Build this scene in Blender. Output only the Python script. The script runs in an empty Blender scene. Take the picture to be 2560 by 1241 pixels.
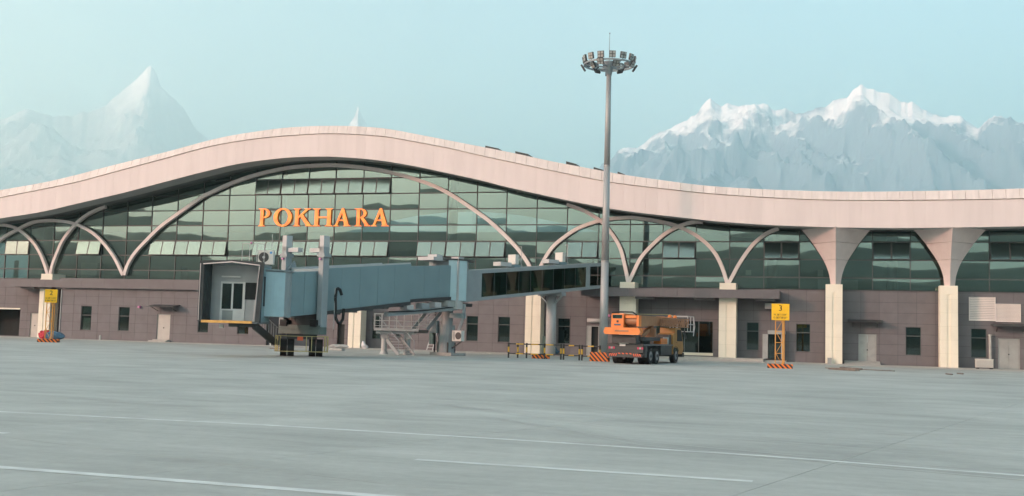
import bpy, math, random, bisect
from mathutils import Vector as V, Matrix, noise
random.seed(7)
sc = bpy.context.scene
# ------------------------------------------------------------------ camera
W = 2.8                                   # curtain wall module in metres
F = 2700.0                                # focal length in photo pixels (2560 wide)
YAW, PIT, ROL = -0.29413, 0.07799, 0.02731
C = V((27.05279*W, -32.49036*W, 0.64257*W))
_cy, _sy = math.cos(YAW), math.sin(YAW)
FW = V((_sy*math.cos(PIT), _cy*math.cos(PIT), math.sin(PIT)))
_r = V((_cy, -_sy, 0)); _u = _r.cross(FW)
RT = _r*math.cos(ROL) + _u*math.sin(ROL); UP = _u*math.cos(ROL) - _r*math.sin(ROL)
cd = bpy.data.cameras.new('camera'); cam = bpy.data.objects.new('camera', cd); sc.collection.objects.link(cam)
cam.matrix_world = Matrix(((RT.x, UP.x, -FW.x, C.x), (RT.y, UP.y, -FW.y, C.y), (RT.z, UP.z, -FW.z, C.z), (0, 0, 0, 1)))
cd.sensor_width = 36; cd.lens = 36*F/2560; cd.clip_end = 250000; sc.camera = cam
# ------------------------------------------------------------------ light
EL = math.radians(14)
TS = V((-0.73, -0.68, 0)).normalized()
world = bpy.data.worlds.new('World'); sc.world = world; world.use_nodes = True
wt = world.node_tree; bg = wt.nodes['Background']; sky = wt.nodes.new('ShaderNodeTexSky')
sky.sky_type = 'NISHITA'; sky.sun_disc = False; sky.sun_elevation = EL; sky.sun_rotation = math.atan2(TS.x, TS.y)
sky.altitude = 800; sky.air_density = 1.0; sky.dust_density = 2.0; sky.ozone_density = 1.0
wb = wt.nodes.new('ShaderNodeVectorMath'); wb.operation = 'MULTIPLY'; wb.inputs[1].default_value = (1.06, 1.06, .875)   # white balance of the photograph
wt.links.new(sky.outputs[0], wb.inputs[0]); wt.links.new(wb.outputs[0], bg.inputs[0]); bg.inputs[1].default_value = 0.10
sd = bpy.data.lights.new('sun', 'SUN'); sun = bpy.data.objects.new('sun', sd); sc.collection.objects.link(sun)
sun.rotation_euler = (TS*math.cos(EL) + V((0, 0, math.sin(EL)))).to_track_quat('Z', 'Y').to_euler()
sd.energy = 3.7; sd.angle = math.radians(7); sd.color = (1, .50, .385)
sc.view_settings.view_transform = 'Standard'; sc.view_settings.look = 'None'; sc.view_settings.exposure = 2.1; sc.view_settings.gamma = 1
sc.cycles.volume_bounces = 4; sc.cycles.transparent_max_bounces = 12; sc.cycles.max_bounces = 8
HAZE_DENSITY = 7.4e-5; HAZE_COLOR = (.78, .97, .985)
# ------------------------------------------------------------------ pixel helpers (a pixel gives a direction, a surface the distance)
def ray(x, y): return FW + RT*((x-1280)/F) - UP*((y-620.5)/F)
def at(x, y, Y=0.0):
    d = ray(x, y); return C + d*((Y-C.y)/d.y)
def gnd(x, y, z=0.0):
    d = ray(x, y); return C + d*((z-C.z)/d.z)
def proj(P):
    d = V(P)-C; z = d.dot(FW); return 1280+F*d.dot(RT)/z, 620.5-F*d.dot(UP)/z
def zsolve(P, ypx):
    lo, hi = -5., 60.
    for _ in range(50):
        m = (lo+hi)/2
        if proj((P[0], P[1], m))[1] > ypx: lo = m
        else: hi = m
    return m
def tsolve(P0, d, xpx, z, lo=-5., hi=60.):
    s = 1 if proj(P0+d*hi+V((0, 0, z)))[0] > proj(P0+d*lo+V((0, 0, z)))[0] else -1
    for _ in range(50):
        m = (lo+hi)/2
        if s*proj(P0+d*m+V((0, 0, z)))[0] < s*xpx: lo = m
        else: hi = m
    return m
# ------------------------------------------------------------------ mesh helpers
col = sc.collection; ORG = {}
class MB:
    def __init__(s): s.v = []; s.f = []
    def add(s, vs, fs):
        n = len(s.v); s.v += [tuple(p) for p in vs]; s.f += [tuple(i+n for i in f) for f in fs]; return s
    def box(s, x0, x1, y0, y1, z0, z1):
        return s.add([(x0,y0,z0),(x1,y0,z0),(x1,y1,z0),(x0,y1,z0),(x0,y0,z1),(x1,y0,z1),(x1,y1,z1),(x0,y1,z1)],
                     [(0,3,2,1),(4,5,6,7),(0,1,5,4),(1,2,6,5),(2,3,7,6),(3,0,4,7)])
    def hexa(s, p): return s.add(p, [(0,3,2,1),(4,5,6,7),(0,1,5,4),(1,2,6,5),(2,3,7,6),(3,0,4,7)])
    def obox(s, c, a, b, d):                  # centre and three half-axis vectors
        c, a, b, d = V(c), V(a), V(b), V(d)
        return s.hexa([c-a-b-d, c+a-b-d, c+a+b-d, c-a+b-d, c-a-b+d, c+a-b+d, c+a+b+d, c-a+b+d])
    def beam(s, p, q, w, h, upv=(0, 0, 1)):
        p, q = V(p), V(q); d = (q-p); L = d.length; d /= L
        n = d.cross(V(upv)); n = n.normalized() if n.length > 1e-4 else V((1, 0, 0)); u = n.cross(d)
        return s.obox((p+q)/2, d*L/2, n*w/2, u*h/2)
    def cyl(s, p, q, r0, r1=None, n=12, cap=True):
        p, q = V(p), V(q); r1 = r0 if r1 is None else r1; d = (q-p).normalized()
        a = d.orthogonal().normalized(); b = d.cross(a); vs = []
        for P, r in ((p, r0), (q, r1)):
            for i in range(n):
                t = 2*math.pi*i/n; vs.append(P + a*(r*math.cos(t)) + b*(r*math.sin(t)))
        fs = [(i, (i+1) % n, n+(i+1) % n, n+i) for i in range(n)]
        if cap: fs += [tuple(range(n-1, -1, -1)), tuple(range(n, 2*n))]
        return s.add(vs, fs)
    def tube(s, pts, r, n=6):
        for a, b in zip(pts[:-1], pts[1:]): s.cyl(a, b, r, r, n)
        return s
    def prism(s, poly, e, o=(0, 0, 0), ax=(1, 0, 0), ay=(0, 0, 1)):   # polygon in (ax,ay), extruded by vector e
        o, ax, ay, e = V(o), V(ax), V(ay), V(e); n = len(poly)
        a = [o+ax*x+ay*y for x, y in poly]; b = [p+e for p in a]
        return s.add(a+b, [tuple(range(n)), tuple(range(2*n-1, n-1, -1))] + [(i, n+i, n+(i+1) % n, (i+1) % n) for i in range(n)])
    def sphere(s, c, r, n=8, m=5, sq=(1, 1, 1)):
        c = V(c); vs = []; fs = []
        for j in range(m+1):
            ph = math.pi*j/m
            for i in range(n):
                t = 2*math.pi*i/n
                vs.append((c.x+r*sq[0]*math.sin(ph)*math.cos(t), c.y+r*sq[1]*math.sin(ph)*math.sin(t), c.z+r*sq[2]*math.cos(ph)))
        for j in range(m):
            for i in range(n): fs.append((j*n+i, j*n+(i+1) % n, (j+1)*n+(i+1) % n, (j+1)*n+i))
        return s.add(vs, fs)
    def mesh(s, name, m, org=V((0, 0, 0)), smooth=False):
        me = bpy.data.meshes.new(name); me.from_pydata([(x-org[0], y-org[1], z-org[2]) for x, y, z in s.v], [], s.f)
        me.materials.append(m)
        if smooth: me.polygons.foreach_set('use_smooth', [True]*len(me.polygons))
        me.update(); return me
    def build(s, name, m, parent=None, smooth=False, **kw):
        org = ORG.get(parent.name, V((0, 0, 0))) if parent else V((0, 0, 0))
        o = bpy.data.objects.new(name, s.mesh(name, m, org, smooth)); col.objects.link(o)
        if parent: o.parent = parent
        ORG[o.name] = org
        for k, x in kw.items(): o[k] = x
        return o
def thing(name, label, cat, loc=(0, 0, 0), rz=0, group=None, local=False):
    o = bpy.data.objects.new(name, None); col.objects.link(o); o.location = loc; o.rotation_euler = (0, 0, rz); o.empty_display_size = .3
    o['label'] = label; o['category'] = cat
    if group: o['group'] = group
    ORG[o.name] = V((0, 0, 0)) if (local or rz) else V(loc)
    return o
def dup(o, parent=None):
    c = o.copy(); col.objects.link(c); c.parent = parent
    for ch in o.children: dup(ch, c)
    return c
# ------------------------------------------------------------------ materials
def mat(name, c, rough=.7, metal=0., var=.12, scale=2., bump=0., bscale=20., rnd=0., emit=None, streak=None):
    m = bpy.data.materials.new(name); m.use_nodes = True; t = m.node_tree; b = t.nodes['Principled BSDF']
    b.inputs['Roughness'].default_value = rough; b.inputs['Metallic'].default_value = metal
    tc = t.nodes.new('ShaderNodeTexCoord'); n = t.nodes.new('ShaderNodeTexNoise'); n.inputs['Scale'].default_value = scale; n.inputs['Detail'].default_value = 5
    src = tc.outputs['Object']
    if streak:
        mp = t.nodes.new('ShaderNodeMapping'); mp.inputs['Scale'].default_value = streak; t.links.new(src, mp.inputs[0]); src = mp.outputs[0]
    t.links.new(src, n.inputs['Vector'])
    mr = t.nodes.new('ShaderNodeMapRange'); mr.inputs[1].default_value = .25; mr.inputs[2].default_value = .75; mr.inputs[3].default_value = 1-var; mr.inputs[4].default_value = 1+var
    t.links.new(n.outputs[0], mr.inputs[0]); val = mr.outputs[0]
    if rnd:
        oi = t.nodes.new('ShaderNodeObjectInfo'); m2 = t.nodes.new('ShaderNodeMapRange'); m2.inputs[3].default_value = 1-rnd; m2.inputs[4].default_value = 1+rnd
        t.links.new(oi.outputs['Random'], m2.inputs[0]); mu = t.nodes.new('ShaderNodeMath'); mu.operation = 'MULTIPLY'
        t.links.new(val, mu.inputs[0]); t.links.new(m2.outputs[0], mu.inputs[1]); val = mu.outputs[0]
    vm = t.nodes.new('ShaderNodeVectorMath'); vm.operation = 'SCALE'; vm.inputs[0].default_value = c; t.links.new(val, vm.inputs['Scale'])
    t.links.new(vm.outputs[0], b.inputs['Base Color'])
    if bump:
        nb = t.nodes.new('ShaderNodeTexNoise'); nb.inputs['Scale'].default_value = bscale; bp = t.nodes.new('ShaderNodeBump'); bp.inputs['Strength'].default_value = bump; bp.inputs['Distance'].default_value = .02
        t.links.new(tc.outputs['Object'], nb.inputs['Vector']); t.links.new(nb.outputs[0], bp.inputs['Height']); t.links.new(bp.outputs[0], b.inputs['Normal'])
    if emit:
        b.inputs['Emission Color'].default_value = (*emit[0], 1); b.inputs['Emission Strength'].default_value = emit[1]
    return m
def stripes(name, c1, c2, per, kx=1., kz=-1.):
    m = mat(name, c1, .7); t = m.node_tree; b = t.nodes['Principled BSDF']
    tc = t.nodes.new('ShaderNodeTexCoord'); sx = t.nodes.new('ShaderNodeSeparateXYZ'); t.links.new(tc.outputs['Object'], sx.inputs[0])
    def mth(op, a, bb):
        q = t.nodes.new('ShaderNodeMath'); q.operation = op
        for k, w in enumerate((a, bb)):
            if isinstance(w, (int, float)): q.inputs[k].default_value = w
            else: t.links.new(w, q.inputs[k])
        return q.outputs[0]
    s = mth('ADD', mth('MULTIPLY', sx.outputs[0], kx/per), mth('MULTIPLY', sx.outputs[2], kz/per))
    fr = mth('GREATER_THAN', mth('FRACT', s, 0), .5)
    mx = t.nodes.new('ShaderNodeMix'); mx.data_type = 'RGBA'; mx.inputs[6].default_value = (*c1, 1); mx.inputs[7].default_value = (*c2, 1)
    t.links.new(fr, mx.inputs[0]); t.links.new(mx.outputs[2], b.inputs['Base Color']); return m
def glassmat(name, gcol, tcol, fac, rough=.02):
    m = bpy.data.materials.new(name); m.use_nodes = True; t = m.node_tree; t.nodes.clear()
    o = t.nodes.new('ShaderNodeOutputMaterial'); mx = t.nodes.new('ShaderNodeMixShader'); g = t.nodes.new('ShaderNodeBsdfGlossy'); tr = t.nodes.new('ShaderNodeBsdfTransparent')
    g.inputs['Roughness'].default_value = rough
    oi = t.nodes.new('ShaderNodeObjectInfo'); mr = t.nodes.new('ShaderNodeMapRange'); mr.inputs[3].default_value = .9; mr.inputs[4].default_value = 1.08
    t.links.new(oi.outputs['Random'], mr.inputs[0]); vm = t.nodes.new('ShaderNodeVectorMath'); vm.operation = 'SCALE'; vm.inputs[0].default_value = gcol
    t.links.new(mr.outputs[0], vm.inputs['Scale']); t.links.new(vm.outputs[0], g.inputs['Color'])
    tr.inputs['Color'].default_value = (*tcol, 1)
    lw = t.nodes.new('ShaderNodeLayerWeight'); lw.inputs[0].default_value = .2
    m3 = t.nodes.new('ShaderNodeMapRange'); m3.inputs[3].default_value = fac; m3.inputs[4].default_value = 1; t.links.new(lw.outputs['Fresnel'], m3.inputs[0])
    t.links.new(m3.outputs[0], mx.inputs[0]); t.links.new(tr.outputs[0], mx.inputs[1]); t.links.new(g.outputs[0], mx.inputs[2]); t.links.new(mx.outputs[0], o.inputs[0]); return m
M = dict(
    fascia=mat('fascia_paint', (.72, .635, .615), .55, var=.05, scale=.6, rnd=.025, streak=(2.2, 1, .25)),
    parapet=mat('parapet_paint', (.71, .635, .60), .55, var=.10, scale=1.2, rnd=.05, streak=(2.5, 1, .4)),
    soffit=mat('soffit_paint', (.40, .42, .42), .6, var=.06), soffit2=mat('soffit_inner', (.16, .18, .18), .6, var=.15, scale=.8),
    roof=mat('roof_sheet', (.35, .36, .36), .5, var=.1), gap=mat('joint_shadow', (.05, .05, .05), .9),
    cream=mat('column_cladding', (.82, .765, .63), .5, var=.05, scale=1., rnd=.02), creamdark=mat('column_groove', (.62, .59, .46), .6),
    capital=mat('capital_cladding', (.66, .58, .56), .55, var=.05),
    arch=mat('arch_paint', (.72, .64, .61), .5, var=.06),
    stone=mat('stone_panel', (.150, .143, .152), .6, var=.10, scale=1.3, rnd=.05, bump=.05, bscale=30), stoneback=mat('stone_joint', (.06, .056, .056), .9),
    canopy=mat('canopy_panel', (.135, .128, .135), .55, var=.08, scale=1.),
    mullion=mat('mullion_metal', (.075, .085, .085), .45, var=.05), darkmetal=mat('dark_metal', (.045, .05, .052), .5),
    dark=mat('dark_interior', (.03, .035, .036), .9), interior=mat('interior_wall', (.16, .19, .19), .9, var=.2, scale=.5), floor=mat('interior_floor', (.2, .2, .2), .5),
    pane=glassmat('tinted_glass', (.33, .425, .395), (.46, .62, .60), .62), louver=glassmat('louver_glass', (.17, .235, .225), (.3, .4, .4), .85, .16),
    winglass=glassmat('window_glass', (.6, .68, .66), (.5, .6, .6), .10), tunnelglass=glassmat('tunnel_glass', (.55, .65, .58), (.22, .34, .30), .05),
    frame=mat('window_frame', (.10, .11, .11), .5), blind=mat('window_blind', (.55, .50, .40), .8), door=mat('door_paint', (.52, .49, .45), .6, var=.08), white=mat('white_paint', (.75, .75, .72), .6, var=.08),
    doordark=mat('door_grey', (.34, .36, .35), .6),
    conc=mat('concrete', (.36, .355, .34), .85, var=.15, scale=3, bump=.1), step=mat('step_concrete', (.42, .41, .38), .85, var=.12, scale=3),
    blue=mat('bridge_blue', (.19, .28, .305), .45, var=.06, scale=.7, rnd=.02), lblue=mat('bridge_light_blue', (.42, .57, .61), .4, var=.05), bgrey=mat('bridge_grey', (.28, .32, .335), .5, var=.06), lgrey=mat('light_grey_paint', (.46, .47, .47), .5, var=.06),
    rubber=mat('rubber', (.018, .019, .02), .8), black=mat('black_paint', (.03, .032, .034), .55), steel=mat('galvanised_steel', (.40, .41, .41), .45, .3, var=.1, scale=4),
    bellows=mat('bellows_fabric', (.05, .058, .06), .8, var=.2, scale=3), bumper=mat('bumper_yellow', (.75, .42, .12), .6, var=.15, scale=5), railyellow=mat('rail_yellow', (.50, .43, .20), .5), orange=mat('crane_orange', (.80, .245, .06), .45, var=.08, scale=2),
    boom=mat('boom_orange_brown', (.36, .185, .10), .5, var=.15, scale=2), cabyellow=mat('cab_yellow', (.36, .19, .06), .45, var=.15), chassis=mat('chassis_grey', (.055, .06, .062), .6, var=.15), vent=mat('vent_white', (.80, .74, .70), .55, var=.05), rim=mat('wheel_rim', (.25, .26, .27), .5), deck=mat('deck_plate', (.16, .17, .175), .5, var=.15, scale=4),
    sign=mat('sign_yellow', (.90, .52, .015), .5, var=.03), signpole=mat('sign_pole_orange', (.62, .30, .07), .55, var=.1), ink=mat('sign_ink', (.03, .03, .02), .6), byellow=mat('barrier_yellow', (.72, .42, .05), .55), tarpblue=mat('tarp_blue', (.05, .12, .19), .6), red=mat('red_cloth', (.55, .04, .06), .7), redlight=mat('red_reflector', (.55, .05, .12), .4), magenta=mat('beacon_pink', (.55, .20, .38), .4), signred=mat('notice_red', (.75, .13, .05), .5),
    cabinet=mat('cabinet_green_grey', (.30, .36, .32), .55, var=.06), cabdark=mat('cabinet_dark_green', (.11, .15, .14), .55), acwhite=mat('air_unit_white', (.62, .62, .58), .5, var=.04), wood=mat('timber', (.16, .14, .12), .8, var=.3, scale=4), sack=mat('white_sack', (.70, .68, .68), .8, var=.1, scale=8, bump=.3),
    stripe=stripes('hazard_stripe', (.80, .20, .035), (.03, .03, .03), .30, 1, 1), truckstripe=stripes('reflector_stripe', (.75, .22, .06), (.07, .07, .07), .22, 1, 1), mast=mat('mast_steel', (.36, .375, .375), .5, .2, var=.06, scale=1), lamp=mat('lamp_lens', (.40, .41, .39), .15, var=.05), lampbox=mat('lamp_housing', (.06, .065, .065), .5),
    paint=mat('road_paint', (.55, .585, .565), .8, var=.22, scale=1.8), pipe=mat('pipe_grey', (.45, .45, .43), .6))
def letter_mat():
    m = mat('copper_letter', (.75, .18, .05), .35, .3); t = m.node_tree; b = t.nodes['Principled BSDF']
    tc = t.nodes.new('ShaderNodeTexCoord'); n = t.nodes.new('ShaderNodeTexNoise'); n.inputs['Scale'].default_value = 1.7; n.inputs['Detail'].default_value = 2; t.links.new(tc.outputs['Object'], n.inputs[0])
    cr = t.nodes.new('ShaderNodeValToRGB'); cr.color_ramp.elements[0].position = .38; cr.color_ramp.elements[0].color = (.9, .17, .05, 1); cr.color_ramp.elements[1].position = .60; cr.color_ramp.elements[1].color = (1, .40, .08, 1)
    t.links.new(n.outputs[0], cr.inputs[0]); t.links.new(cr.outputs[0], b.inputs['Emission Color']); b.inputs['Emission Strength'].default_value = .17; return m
M['letter'] = letter_mat()
def apron_mat():
    m = bpy.data.materials.new('apron_concrete'); m.use_nodes = True; t = m.node_tree; b = t.nodes['Principled BSDF']; b.inputs['Roughness'].default_value = .75
    g = t.nodes.new('ShaderNodeNewGeometry'); L = t.links.new
    def nz(scale, sv, det=6, ds=0.):
        mp = t.nodes.new('ShaderNodeMapping'); mp.inputs['Scale'].default_value = sv; mp.inputs['Rotation'].default_value = (0, 0, .04); L(g.outputs['Position'], mp.inputs[0])
        n = t.nodes.new('ShaderNodeTexNoise'); n.inputs['Scale'].default_value = scale; n.inputs['Detail'].default_value = det; n.inputs['Distortion'].default_value = ds; n.inputs['Roughness'].default_value = .62; L(mp.outputs[0], n.inputs[0]); return n.outputs[0]
    def mr(x, a, bb, c, d):
        q = t.nodes.new('ShaderNodeMapRange'); q.inputs[1].default_value = a; q.inputs[2].default_value = bb; q.inputs[3].default_value = c; q.inputs[4].default_value = d; L(x, q.inputs[0]); return q.outputs[0]
    def mul(a, bb):
        q = t.nodes.new('ShaderNodeMath'); q.operation = 'MULTIPLY'; L(a, q.inputs[0]); L(bb, q.inputs[1]); return q.outputs[0]
    oi = t.nodes.new('ShaderNodeObjectInfo')
    f = mul(mr(nz(.22, (1, 1.5, 1), 7, .5), .3, .7, .79, 1.17), mr(nz(.9, (.45, 2.2, 1), 7, .3), .3, .7, .89, 1.09))   # mottling, tyre-drag streaks
    f = mul(f, mr(nz(6., (1, 1, 1), 4), .3, .7, .94, 1.05)); f = mul(f, mr(nz(.10, (.3, 4., 1), 5, .8), .58, .75, 1., .90)); f = mul(f, mr(oi.outputs['Random'], 0, 1, .975, 1.025))
    vm = t.nodes.new('ShaderNodeVectorMath'); vm.operation = 'SCALE'; vm.inputs[0].default_value = (.365, .385, .358); L(f, vm.inputs['Scale']); L(vm.outputs[0], b.inputs['Base Color'])
    n = nz(25., (1, 1, 1), 3); bp = t.nodes.new('ShaderNodeBump'); bp.inputs['Strength'].default_value = .15; bp.inputs['Distance'].default_value = .01; L(n, bp.inputs['Height']); L(bp.outputs[0], b.inputs['Normal']); return m
M['apron'] = apron_mat(); M['joint'] = mat('joint_filler', (.17, .18, .175), .9); M['grass'] = mat('dry_grass', (.10, .11, .06), .95, var=.3, scale=.02)
# ================================================================== SETTING
S = 60000
MB().add([(-S, -S, -.35), (S, -S, -.35), (S, S, -.35), (-S, S, -.35)], [(0, 1, 2, 3)]).build('ground', M['grass'], kind='structure')
apron = MB().add([(-260, -330, -.06), (380, -330, -.06), (380, 60, -.06), (-260, 60, -.06)], [(0, 1, 2, 3)]).build('apron', M['joint'], kind='structure')
# concrete slabs: six-metre bays, joints 15 degrees off the facade
A15 = math.radians(15); sa, ca = math.sin(A15), math.cos(A15); ex, ey = V((ca, -sa, 0)), V((sa, ca, 0)); SL = 6.1
anchor = gnd(2080, 1160)
hs = SL/2-.0045
slabme = MB().hexa([ex*(-hs)+ey*(-hs)+V((0,0,-.05)), ex*hs+ey*(-hs)+V((0,0,-.05)), ex*hs+ey*hs+V((0,0,-.05)), ex*(-hs)+ey*hs+V((0,0,-.05)), ex*(-hs)+ey*(-hs), ex*hs+ey*(-hs), ex*hs+ey*hs, ex*(-hs)+ey*hs]).mesh('slab', M['apron'])
cells = []
for i in range(-26, 16):
    for j in range(-8, 20):
        c = anchor + ex*((i+.5)*SL) + ey*((j+.5)*SL); c.z = 0
        d = c-C; z = d.dot(FW)
        if c.y > 3: continue
        x = d.dot(RT)/max(z, .1)*F
        near = z > -6 and abs(d.dot(RT)) < max(z, 0)*1450/F + 11
        if near: cells.append((d.length, c, i, j))
cells.sort(key=lambda q: q[0]); used = set()
for _, c, i, j in cells[:300]:
    o = bpy.data.objects.new('slab', slabme); col.objects.link(o); o.parent = apron; o.location = c; used.add((i, j))
far = MB()
for i in range(-45, 60):
    for j in range(-45, 30):
        if (i, j) in used: continue
        c = anchor + ex*((i+.5)*SL) + ey*((j+.5)*SL)
        if c.y > 4 or abs(c.x-45) > 160: continue
        far.add([(c.x+a.x, c.y+a.y, 0) for a in (ex*(-hs)+ey*(-hs), ex*hs+ey*(-hs), ex*hs+ey*hs, ex*(-hs)+ey*hs)], [(0, 1, 2, 3)])
far.build('slab', M['apron'], apron, kind='stuff')
def paint(name, x0, x1, y, w):
    mb = MB(); n = max(1, int((x1-x0)/4)); 
    for k in range(n):
        a, b = x0+(x1-x0)*k/n, x0+(x1-x0)*(k+1)/n; f = lambda q: .03*noise.noise(V((q*.07, y, 0)))
        mb.add([(a, y-w/2+f(a), .004), (b, y-w/2+f(b), .004), (b, y+w/2+f(b), .004), (a, y+w/2+f(a), .004)], [(0, 1, 2, 3)])
    return mb.build(name, M['paint'], apron)
la = [gnd(0, 1030), gnd(1280, 1100), gnd(2560, 1190)]
mb = MB(); pts = [la[0]+(la[0]-la[1])*6, la[0], gnd(640, 1062), la[1], gnd(1900, 1140), la[2], la[2]+(la[2]-la[1])*8]
for a, b in zip(pts[:-1], pts[1:]): mb.add([(a.x, a.y-.085, .004), (b.x, b.y-.085, .004), (b.x, b.y+.085, .004), (a.x, a.y+.085, .004)], [(0, 1, 2, 3)])
mb.build('painted_line', M['paint'], apron)
p, q = gnd(0, 1172), gnd(980, 1240); paint('painted_line', p.x-40, q.x+1.5, (p.y+q.y)/2, .2)
p, q = gnd(1045, 1148), gnd(1880, 1207); paint('painted_line', p.x, q.x, (p.y+q.y)/2, .18)
p, q = gnd(-300, 1070), gnd(20, 1084); paint('painted_line', p.x-20, q.x, q.y, .16)
# pale and dark rubber streaks left by vehicles
M['rub_pale'] = mat('rubbed_concrete', (.43, .46, .44), .8, var=.25, scale=.5); M['rub_dark'] = mat('tyre_rubber_streak', (.29, .31, .30), .8, var=.3, scale=.5)
def streak(pts, w, m):
    P = [gnd(x, y) for x, y in pts]; mb = MB(); Q = []
    for i in range(len(P)-1):
        for k in range(8): t = k/8; Q.append(P[i].lerp(P[i+1], t))
    Q.append(P[-1])
    for a, b in zip(Q[:-1], Q[1:]): mb.add([(a.x, a.y-w/2, .003), (b.x, b.y-w/2, .003), (b.x, b.y+w/2, .003), (a.x, a.y+w/2, .003)], [(0, 1, 2, 3)])
    mb.build('tyre_mark', M[m], apron)
for k, (dy, w) in enumerate(((0, .05), (9, .03), (14, .06), (38, .04), (46, .05), (-22, .05))):
    streak([(1010+k*60, 1002+dy), (1600, 1062+dy*1.1), (2080, 1098+dy*1.3), (2620, 1132+dy*1.6)], w, 'rub_pale')
for pts, w in (([(-40, 972), (420, 966), (880, 951), (1300, 941)], .10), ([(300, 1060), (900, 1030), (1500, 985)], .06), ([(60, 1010), (700, 1000), (1250, 968)], .08)):
    streak(pts, w, 'rub_dark')
# paved strip and kerb along the terminal
MB().box(-30, 110, -5.2, 2.5, -.05, .03).build('pavement', M['step'], kind='structure')
# -------- mountains
def crestline(cr):
    xs = [c[0] for c in cr]
    def f(x):
        i = max(0, min(len(cr)-2, bisect.bisect(xs, x)-1)); a, b = cr[i], cr[i+1]; t = max(0, min(1, (x-a[0])/(b[0]-a[0]))); return a[1]+(b[1]-a[1])*t
    return f
def massif(name, cr, D, front, back, NU, NV, seed, amp, m, rough=1.0, sub=3400., low=0.):
    f = crestline(cr); x0, x1 = cr[0][0], cr[-1][0]; vs = []; fs = []
    for i in range(NU):
        x = x0+(x1-x0)*i/(NU-1); d = ray(x, f(x)); hd = math.hypot(d.x, d.y); ux, uy = d.x/hd, d.y/hd
        def elev(y_): q_ = ray(x, y_); return C.z+q_.z/math.hypot(q_.x, q_.y)*D
        jag = rough*(90*noise.noise(V((x*.03, seed, 0)))+45*noise.noise(V((x*.08, seed, 5))))
        tops = [elev(sum(f(x+o)*w for o, w in zip((-1.5*b, -b, -.5*b, 0, .5*b, b, 1.5*b), (.06, .12, .2, .24, .2, .12, .06)))) for b in (0, 12, 35, 70, 110)]
        for j in range(NV):
            t = -1+2*j/(NV-1); t = math.copysign(abs(t)**1.45, t)
            dist = D + (t*front if t < 0 else t*back); X, Y = C.x+ux*dist, C.y+uy*dist
            k = 1-abs(t); q = V((X/4300, Y/4300, seed))
            wx, wy = X + 1500*noise.noise(q), Y + 1500*noise.noise(q+V((9, 4, 2)))
            a1, b1 = (wx*.86-wy*.5)/sub, (wx*.5+wy*.86)/(sub*1.15)
            rg = noise.ridged_multi_fractal(V((a1, b1, seed)), 1.05, 2.1, 5, 1., 2.)-1.15
            rg2 = noise.ridged_multi_fractal(V((a1*3.4+5, b1*3.0, seed+3)), 1., 2.1, 4, 1., 2.)-1.1
            env = min(1., ((1-k)*4.)**.8)*min(1., k*3.5+.15)
            bi = min(3.999, (1-k)*9.); top = tops[int(bi)]+(tops[int(bi)+1]-tops[int(bi)])*(bi-int(bi))
            h = low+(top-low)*(k**1.25) + amp*rg*env + amp*.3*rg2*min(1., (1-k)*9)*min(1., k*3) + jag*math.exp(-(1-k)*16)
            vs.append((X, Y, max(-5, h) if k > 0 else -60))
    for i in range(NU-1):
        for j in range(NV-1): a = i*NV+j; fs.append((a, a+NV, a+NV+1, a+1))
    return MB().add(vs, fs).build(name, m, kind='structure')
def mtn_mat(lo=7500, hi=8300, k=1., hazed_rock=(.24, .30, .36)):  # rock made pale and bluish: part of the distance haze sits in its colour
    m = bpy.data.materials.new('hazed_rock_and_snow'); m.use_nodes = True; t = m.node_tree; b = t.nodes['Principled BSDF']; L = t.links.new; b.inputs['Roughness'].default_value = .8
    g = t.nodes.new('ShaderNodeNewGeometry'); s = t.nodes.new('ShaderNodeSeparateXYZ'); L(g.outputs['Position'], s.inputs[0]); sn = t.nodes.new('ShaderNodeSeparateXYZ'); L(g.outputs['Normal'], sn.inputs[0])
    n = t.nodes.new('ShaderNodeTexNoise'); n.inputs['Scale'].default_value = .0011/k; n.inputs['Detail'].default_value = 8; n.inputs['Roughness'].default_value = .65; L(g.outputs['Position'], n.inputs[0])
    a = t.nodes.new('ShaderNodeMath'); a.operation = 'MULTIPLY_ADD'; L(n.outputs[0], a.inputs[0]); a.inputs[1].default_value = 4200*k; L(s.outputs[2], a.inputs[2])
    c = t.nodes.new('ShaderNodeMath'); c.operation = 'MULTIPLY_ADD'; L(sn.outputs[2], c.inputs[0]); c.inputs[1].default_value = 2200*k; L(a.outputs[0], c.inputs[2])
    r = t.nodes.new('ShaderNodeMapRange'); r.inputs[1].default_value = lo*k; r.inputs[2].default_value = hi*k; L(c.outputs[0], r.inputs[0])
    mx = t.nodes.new('ShaderNodeMix'); mx.data_type = 'RGBA'; mx.inputs[6].default_value = (*hazed_rock, 1); mx.inputs[7].default_value = (.86, .87, .89, 1); L(r.outputs[0], mx.inputs[0]); L(mx.outputs[2], b.inputs[0]); return m
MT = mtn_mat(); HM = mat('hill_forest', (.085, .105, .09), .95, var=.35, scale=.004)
massif('mountain', [(1180, 520), (1440, 452), (1500, 425), (1545, 380), (1565, 369), (1608, 364), (1625, 345), (1680, 320), (1735, 290), (1755, 262), (1775, 247), (1800, 266), (1835, 264), (1870, 261), (1905, 262), (1940, 277), (1962, 268), (1990, 285), (2030, 270), (2062, 268), (2092, 250), (2122, 235), (2151, 211), (2172, 224), (2215, 233), (2290, 264), (2330, 286), (2362, 293), (2402, 291), (2418, 302), (2445, 322), (2500, 297), (2522, 300), (2565, 312), (2700, 300), (2950, 380), (3200, 470)], 17500, 6100, 2600, 800, 190, 3.1, 1050, mtn_mat(7350, 8150, .745, (.19, .27, .35)), .7, 2950.)
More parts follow.
